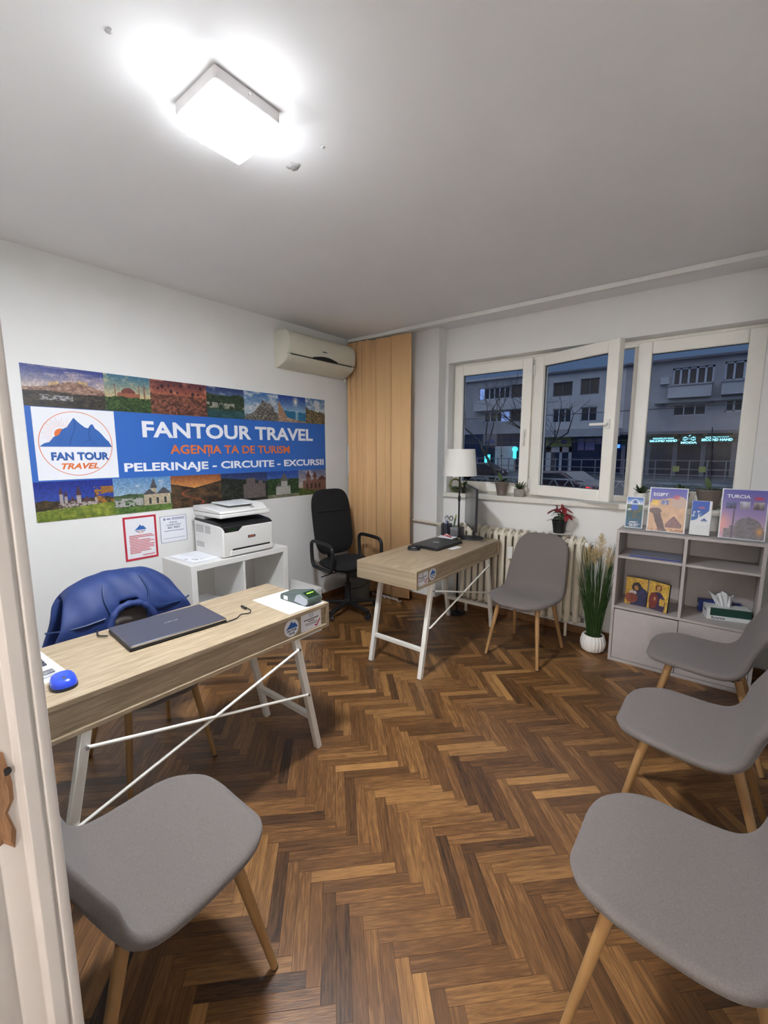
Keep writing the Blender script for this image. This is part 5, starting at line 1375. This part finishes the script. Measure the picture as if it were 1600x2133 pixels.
# tissue boxes
tb = thing('tissue_box', 'green and white tissue box with a tissue pulled out', 'tissue box', (3.214, -.160, .4105), math.radians(14))
build('box_body', MB().box(-.115, .115, -.058, .058, 0, .075), 'tgreen', tb, bevel=.001)
build('white_end', MB().box(-.1160, -.100, -.0586, .0586, .0, .0756).box(-.100, .115, -.045, .05, .0752, .0760), 'twhite', tb, smooth=False)
put_text(tb, 'lettering', 'bono', 'ink', .072, .020, (-.055, -.0586, .014), None, .02)
put_text(tb, 'lettering', 'bono', 'ink', .050, .016, (-.1164, 0, .050), (0, 0, -PI / 2), .02)
build('white_band', MB().box(-.100, .115, -.0586, -.0580, .0, .026), 'twhite', tb, smooth=False)
n = 26; vs = []; b = MB(); rr = random.Random(2)
for j in range(9):
    f = j / 8
    for i in range(n):
        u = -1 + 2 * i / (n - 1); wv_ = .014 * math.sin(u * 7 + f * 2) * (1 - .3 * f) + .008 * math.sin(u * 15)
        vs.append((u * (.038 + .030 * f) - .015 - .02 * f, wv_ * (.5 + f) + .004, .074 + .085 * f + .012 * f * math.sin(u * 5 + 1)))
b.add(vs, [(j * n + i, j * n + i + 1, (j + 1) * n + i + 1, (j + 1) * n + i) for j in range(8) for i in range(n - 1)])
build('tissue', b, 'tissue', tb, solid=.0015)
t2 = thing('tissue_box', 'blue tissue box tucked behind the green one', 'tissue box', (3.175, -.080, .4105), math.radians(10))
build('box_body', MB().box(-.115, .115, -.010, .05, 0, .078), 'tblue', t2, bevel=.001)
build('white_band', MB().box(-.1156, -.1148, -.005, .045, .028, .050), 'twhite', t2, smooth=False)
# ================================================================== the street outside
GZ, FY = -0.95, 46.5
ex = struct(build('street', MB().box(-60, 60, .8, 46.4, GZ - .3, GZ), 'asphalt', smooth=False), 'dark street between the office and the blocks opposite', 'street')
blA = thing('apartment_block', 'grey apartment block with loggia windows seen through the right sash', 'building', (0, FY, GZ))
def zz(z): return z - GZ
def facade(parent, x0, x1, z0, z1, rects, m, name='wall', depth=.5):
    """wall slab pieced around its window openings (grid decomposition)"""
    xs = sorted(set([x0, x1] + [r[0] for r in rects] + [r[1] for r in rects])); zs = sorted(set([z0, z1] + [r[2] for r in rects] + [r[3] for r in rects]))
    b = MB()
    for a, c in zip(xs, xs[1:]):
        run = None
        for d, e in zip(zs, zs[1:]):
            inside = any(r[0] <= a and c <= r[1] and r[2] <= d and e <= r[3] for r in rects)
            if not inside: b.box(a, c, 0, depth, zz(d), zz(e))
    return build(name, b, m, parent, smooth=False)
def window(parent, x0, x1, z0, z1, nm, g='farglass', fr='winframe', fw=.09):
    f = MB().box(x0, x1, .10, .20, zz(z0), zz(z0) + fw).box(x0, x1, .10, .20, zz(z1) - fw, zz(z1))
    for k in range(nm + 1):
        x = x0 + (x1 - x0) * k / nm; x = min(max(x, x0 + fw / 2), x1 - fw / 2); f.box(x - fw / 2, x + fw / 2, .10, .20, zz(z0), zz(z1))
    w_ = build('window', f, fr, parent, smooth=False)
    build('pane', MB().box(x0, x1, .16, .18, zz(z0), zz(z1)), g, w_, smooth=False)
    return w_
RA = [(-1.76, 1.42, 7.54, 9.16), (2.12, 5.6, 7.62, 9.30), (-1.50, 1.07, 4.75, 5.79), (2.39, 3.70, 4.91, 6.05), (3.95, 5.5, 4.95, 6.05)]
facade(blA, -5.7, 12, 3.3, 9.85, RA, 'facade')
window(blA, *RA[0], 5, 'panelbrown', fw=.16); window(blA, *RA[1], 5, 'panelbrown', fw=.16); window(blA, *RA[2], 3, 'farglass', fw=.09); window(blA, *RA[3], 2, 'farglass', fw=.14); window(blA, *RA[4], 2, 'farglass', fw=.12)
build('parapet', MB().box(-5.7, 12, -.35, .8, zz(9.85), zz(10.05)), 'facade_dk', blA, smooth=False)
build('loggia_front', MB().box(-1.95, 1.35, -.9, 0, zz(6.35), zz(7.45)).box(2.05, 6, -.9, 0, zz(6.4), zz(7.5)), 'facade_lt', blA, smooth=False)
build('loggia_ledge', MB().box(-2.0, 1.4, -.98, 0, zz(7.42), zz(7.54)).box(2.0, 6, -.98, 0, zz(7.46), zz(7.6)).box(-3.0, 6, -.5, 0, zz(5.95), zz(6.22)), 'facade', blA, smooth=False)
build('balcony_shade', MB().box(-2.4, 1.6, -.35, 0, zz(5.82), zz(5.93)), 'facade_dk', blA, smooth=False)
acu = MB().box(-2.69, -1.97, -.35, 0, zz(7.75), zz(8.38)); build('cooling_unit', acu, 'facade_lt', blA, smooth=False)
build('shop_front', MB().box(-5.7, 12, .1, .4, 0, zz(3.3)), 'shopglass', blA, smooth=False)
b = MB()
for x in (-5.6, -3.4, -1.2, 1.0, 3.2, 5.4): b.box(x, x + .35, -.05, .1, 0, zz(3.3))
build('shop_pillar', b, 'facade_dk', blA, smooth=False)
build('canopy', MB().box(-5.7, 12, -1.0, .1, zz(3.05), zz(3.3)), 'facade_dk', blA, smooth=False)
blB = thing('apartment_block', 'pale apartment block with brown shutters seen through the open middle sash', 'building', (0, FY, GZ))
RB = [(-12.8, -10.76, 7.38, 8.87), (-9.95, -8.11, 7.36, 9.01), (-6.7, -5.95, 7.55, 8.94), (-12.72, -10.74, 4.54, 6.05), (-9.79, -8.15, 4.58, 6.08), (-6.7, -5.95, 4.82, 6.08)]
facade(blB, -13.3, -5.7, 3.3, 9.8, RB, 'facade_lt')
for r, nm, g in zip(RB, (2, 2, 1, 3, 2, 1), ('panelbrown', 'panelbrown', 'farglass', 'farglass', 'farglass', 'farglass')): window(blB, *r, nm, g, 'facade_dk' if g == 'panelbrown' else 'winframe')
build('canopy', MB().box(-13.3, -5.7, -1.4, 0, zz(2.95), zz(3.75)), 'facade', blB, smooth=False)
build('parapet', MB().box(-13.3, -5.7, -.3, .8, zz(9.8), zz(10.0)), 'facade_dk', blB, smooth=False)
build('shop_front', MB().box(-13.3, -5.7, .1, .4, 0, zz(3.3)), 'shopglass', blB, smooth=False)
ys = build('yellow_fascia', MB().box(-13.25, -10.5, -.1, .1, zz(1.92), zz(3.0)), 'signyellow', blB, smooth=False)
put_text(ys, 'lettering', 'SH', 'facade_dk', .8, .48, (-12.7, -.12, zz(2.6)), None, .05)
build('blue_mark', MB().prism([(-11.3 + .37 * math.cos(t), zz(2.45) + .2 * math.sin(t)) for t in [2 * PI * k / 20 for k in range(20)]], 'y', -.14, -.1), 'signblue', ys, smooth=False)
build('shop_wall', MB().box(-13.2, -12.65, 0, .1, 0, zz(1.9)).box(-11.74, -11.46, 0, .1, 0, zz(1.9)).box(-10.77, -10.45, 0, .1, 0, zz(1.9)).box(-13.2, -10.45, 0, .1, zz(1.3), zz(1.9)), 'facade_lt', blB, smooth=False)
build('shop_poster', MB().box(-9.85, -9.22, 0, .1, zz(1.54), zz(2.8)).box(-9.11, -8.18, 0, .1, zz(1.54), zz(2.78)).box(-8.1, -7.43, 0, .1, zz(2.15), zz(2.78)), 'poster', blB, smooth=False)
build('green_fascia', MB().box(-5.65, -4.3, -.1, .1, zz(2.03), zz(2.8)), 'signdark', blA, smooth=False)
blC = thing('apartment_block', 'grey apartment block with white framed windows seen through the left sash', 'building', (0, FY, GZ))
RC = [(-21.69, -17.75, 7.6, 9.04), (-17.6, -14.5, 7.6, 9.1), (-20.98, -17.7, 4.86, 6.14), (-17.55, -14.5, 4.86, 6.2)]
facade(blC, -34, -13.3, 3.5, 9.9, RC, 'facade')
window(blC, *RC[0], 6, 'farglass', fw=.12); window(blC, *RC[1], 1, 'panelbrown', 'facade_dk'); window(blC, *RC[2], 4, 'farglass', fw=.14); window(blC, *RC[3], 1, 'panelbrown', 'facade_dk')
lw = build('lit_window', MB().box(-21.6, -21.05, .08, .12, zz(7.7), zz(8.95)).box(-18.75, -17.7, .08, .12, zz(4.95), zz(6.05)), 'litglass', blC, smooth=False)
build('balcony_band', MB().box(-22, -14.4, -.8, 0, zz(6.25), zz(7.5)), 'facade_lt', blC, smooth=False)
build('parapet', MB().box(-34, -13.3, -.3, .8, zz(9.9), zz(10.15)), 'facade_lt', blC, smooth=False)
build('shop_front', MB().box(-34, -13.3, .1, .4, 0, zz(3.5)), 'shopglass', blC, smooth=False)
build('pale_wall', MB().box(-19.3, -16.9, -.1, .1, 0, zz(2.0)), 'facade_lt', blC, smooth=False)
build('shop_fascia', MB().box(-20.9, -19.2, -.1, .1, zz(2.1), zz(3.5)), 'facade_dk', blC, smooth=False)
build('fascia_mark', MB().prism([(x * 1.4 - 20.05, z * 1.5 + zz(2.35)) for x, z in mountain()], 'y', -.14, -.1), 'signblue', blC, smooth=False)
# signs
def neon(name, lb, cat, x, z, parts, back=None):
    t = thing(name, lb, cat, (x, FY - .35, z))
    if back: build('backing', MB().box(-back[0] / 2, back[0] / 2, 0, .25, -back[1] / 2, back[1] / 2), 'signdark', t, smooth=False)
    for s_, w_, h_, dz in parts: put_text(t, 'lettering', s_, 'neon', w_, h_, (0, -.02, dz), None, .04)
    return t
neon('shop_sign', 'lit SECOND HAND sign near the open sash', 'sign', -2.02, 2.52, (('SECOND HAND', 2.25, .24, -.09), ('MAGAZIN DE HAINE', 1.7, .12, .13)), (2.55, .62))
neon('shop_sign', 'lit SECOND HAND sign right of the bow tie emblem', 'sign', 2.09, 2.56, (('SECOND HAND', 2.25, .24, -.09), ('MAGAZIN DE HAINE', 1.7, .12, .13)), (2.55, .62))
def emblem(lb, x):
    t = neon('shop_emblem', lb, 'sign', x, 2.45, (('MODA', 1.25, .20, -.22),), (1.30, .95))
    b = MB()
    for a, c in (((-.35, .32), (-.35, -.04)), ((.35, .32), (.35, -.04)), ((-.35, .32), (0, .10)), ((.35, .32), (0, .10)), ((-.35, -.04), (0, .18)), ((.35, -.04), (0, .18)), ((-.46, .26), (-.46, .0)), ((.46, .26), (.46, .0)), ((-.05, .38), (.10, .48))):
        b.bar((a[0], -.03, a[1]), (c[0], -.03, c[1]), .05)
    build('bow_tie_mark', b, 'neon', t, smooth=False)
emblem('lit bow tie emblem between the two SECOND HAND signs', .03)
emblem('lit bow tie emblem at the right edge of the window', 4.25)
cs = thing('light_box', 'bright cyan upright light box at street level seen through the left sash', 'sign', (-20.15, FY - .5, GZ))
build('light_panel', MB().box(-.32, .32, 0, .2, .2, 1.95), 'cyan', cs, smooth=False); build('post', MB().box(-.36, .36, .2, .3, 0, 2.0), 'facade_dk', cs, smooth=False)
cs = thing('light_box', 'small cyan pharmacy light beside the tree trunk', 'sign', (-16.7, FY - .5, .2))
build('light_panel', MB().box(-.16, .16, 0, .2, .3, 1.6).cyl((0, -.01, 1.45), (0, .2, 1.45), .3, n=20), 'cyan', cs, smooth=False); build('post', MB().box(-.08, .08, .2, .3, GZ - .2, 1.6), 'facade_dk', cs, smooth=False)
bl = thing('blue_lamp', 'small blue light on the shop front behind the open sash', 'lamp', (-5.85, FY - .4, 1.75)); build('lamp_panel', MB().box(-.10, .10, 0, .3, 0, .36), 'neonblue', bl, smooth=False)
# bare street trees
def bare_tree(lb, x, y, h, seed, lean=0.0):
    t = thing('bare_tree', lb, 'tree', (x, y, GZ)); rr = random.Random(seed); b = MB()
    def br(p, d, L, r, k):
        n = 5; pts = [p]; q = Vector(p); dd = Vector(d)
        for i in range(n):
            dd = (dd + Vector((rr.uniform(-.16, .16), rr.uniform(-.16, .16), rr.uniform(-.02, .14)))).normalized(); q = q + dd * L / n; pts.append(q.copy())
        b.tube(pts, [r * (1 - .5 * i / n) for i in range(n + 1)], n=6 if k < 2 else 4)
        if k >= 4: return
        for m in range(3 if k < 3 else 2):
            f = rr.randint(2, n); a = rr.uniform(0, 2 * PI); sp_ = rr.uniform(.5, .95)
            s = dd.cross(Vector((0, 0, 1))); s = s.normalized() if s.length > .1 else Vector((1, 0, 0)); u = s.cross(dd)
            nd = (dd * math.cos(sp_) + (s * math.cos(a) + u * math.sin(a)) * math.sin(sp_)).normalized(); br(pts[f], nd, L * rr.uniform(.55, .8), r * .5, k + 1)
    br(Vector((0, 0, 0)), Vector((lean, 0, 1)).normalized(), h * .42, .13, 0)
    build('trunk_and_branches', b, 'bark', t)
bare_tree('bare tree with a leaning trunk outside the left sash', -9.6, 26, 9.5, 3, -.55)
bare_tree('bare tree with fine branches outside the middle sash', -5.6, 21, 9, 12, .3)
# tram rails fence with two yellow boards
tf = thing('tram_fence', 'low metal fence along the road with two yellow boards', 'fence', (0, 33, GZ))
b = MB()
for z in (.35, .75, 1.15, 1.75): b.bar((-22, 0, z), (9, 0, z), .06)
for k in range(32): b.bar((-22 + k, 0, 0), (-22 + k, 0, 1.75), .07)
build('rails', b, 'rail', tf, smooth=False)
for x in (.25, 1.75): build('yellow_board', MB().box(x - .19, x + .19, -.08, -.04, .98, 1.36), 'tramyellow', tf, smooth=False)
# overhead wires
wr = thing('overhead_wire', 'dark overhead cables crossing the street', 'cable', (0, 30, 0))
for k, (z0, z1, y) in enumerate(((2.2, 2.6, 0), (4.3, 4.6, .8))):
    build('cable', MB().tube([(-25 + 2 * i, y, z0 + (z1 - z0) * i / 20 - .25 * math.sin(PI * i / 20)) for i in range(21)], .025, n=5), 'black', wr)
# cars
def car(lb, x, y, rz, m, lights):
    t = thing('car', lb, 'car', (x, y, GZ), math.radians(rz))
    body = [(-2.1, .35), (-2.15, .75), (-1.95, .92), (-1.35, .98), (-.75, 1.42), (.75, 1.46), (1.55, 1.02), (2.05, .88), (2.12, .45), (2.0, .30), (-2.0, .28)]
    build('car_body', MB().prism(body[::-1], 'y', -.85, .85), m, t, bevel=.09, seg=3)
    build('side_window', MB().prism([(-1.15, 1.0), (-.7, 1.36), (.68, 1.39), (1.25, 1.03)][::-1], 'y', -.862, .862), 'farglass', t, bevel=.01)
    build('windscreen', MB().prism([(.82, 1.43), (1.48, 1.06), (1.50, 1.075), (.84, 1.445)], 'y', -.72, .72).prism([(-1.30, 1.0), (-.80, 1.40), (-.83, 1.415), (-1.34, 1.015)][::-1], 'y', -.72, .72), 'farglass', t)
    for sx in (-1.3, 1.32):
        for sy in (-1, 1): build('wheel', MB().cyl((sx, sy * .68, .32), (sx, sy * .87, .32), .32, n=22), 'tyre', t, bevel=.03)
    for sy in (-1, 1): build('tail_light', MB().box(2.02, 2.13, sy * .78 - .10 * (sy > 0), sy * .78 + .10 * (sy < 0), .68, .84).box(2.02, 2.12, sy * .6 - .16 * (sy > 0), sy * .6 + .16 * (sy < 0), .72, .80), 'taillight' if lights else 'winframe', t, smooth=False)
    return t
car('dark car with a glowing red tail light outside the middle sash', -3.35, 18.4, -22, 'cardk', True)
car('grey parked car outside the right sash', 2.75, 8.6, 176, 'car', False)
car('dark parked car behind the tree outside the left sash', -13.0, 29.5, 8, 'cardk', False)
# crossed window guard outside the middle opening
wg = thing('window_guard', 'low crossed metal guard outside the open sash', 'guard', (2.16, .42, 1.02))
b = MB().bar((-1.1, 0, .02), (1.1, 0, .02), .02).bar((-1.1, 0, .22), (1.1, 0, .22), .014)
for k in range(16): b.bar((-1.1 + k * .1375, 0, .02), (-1.1 + (k + 1) * .1375, 0, .22), .008).bar((-1.1 + (k + 1) * .1375, 0.01, .02), (-1.1 + k * .1375, .01, .22), .008)
b.bar((-1.1, -.09, .02), (-1.1, .01, .02), .02).bar((1.1, -.09, .02), (1.1, .01, .02), .02)
build('guard_bars', b, 'rail', wg, smooth=False)
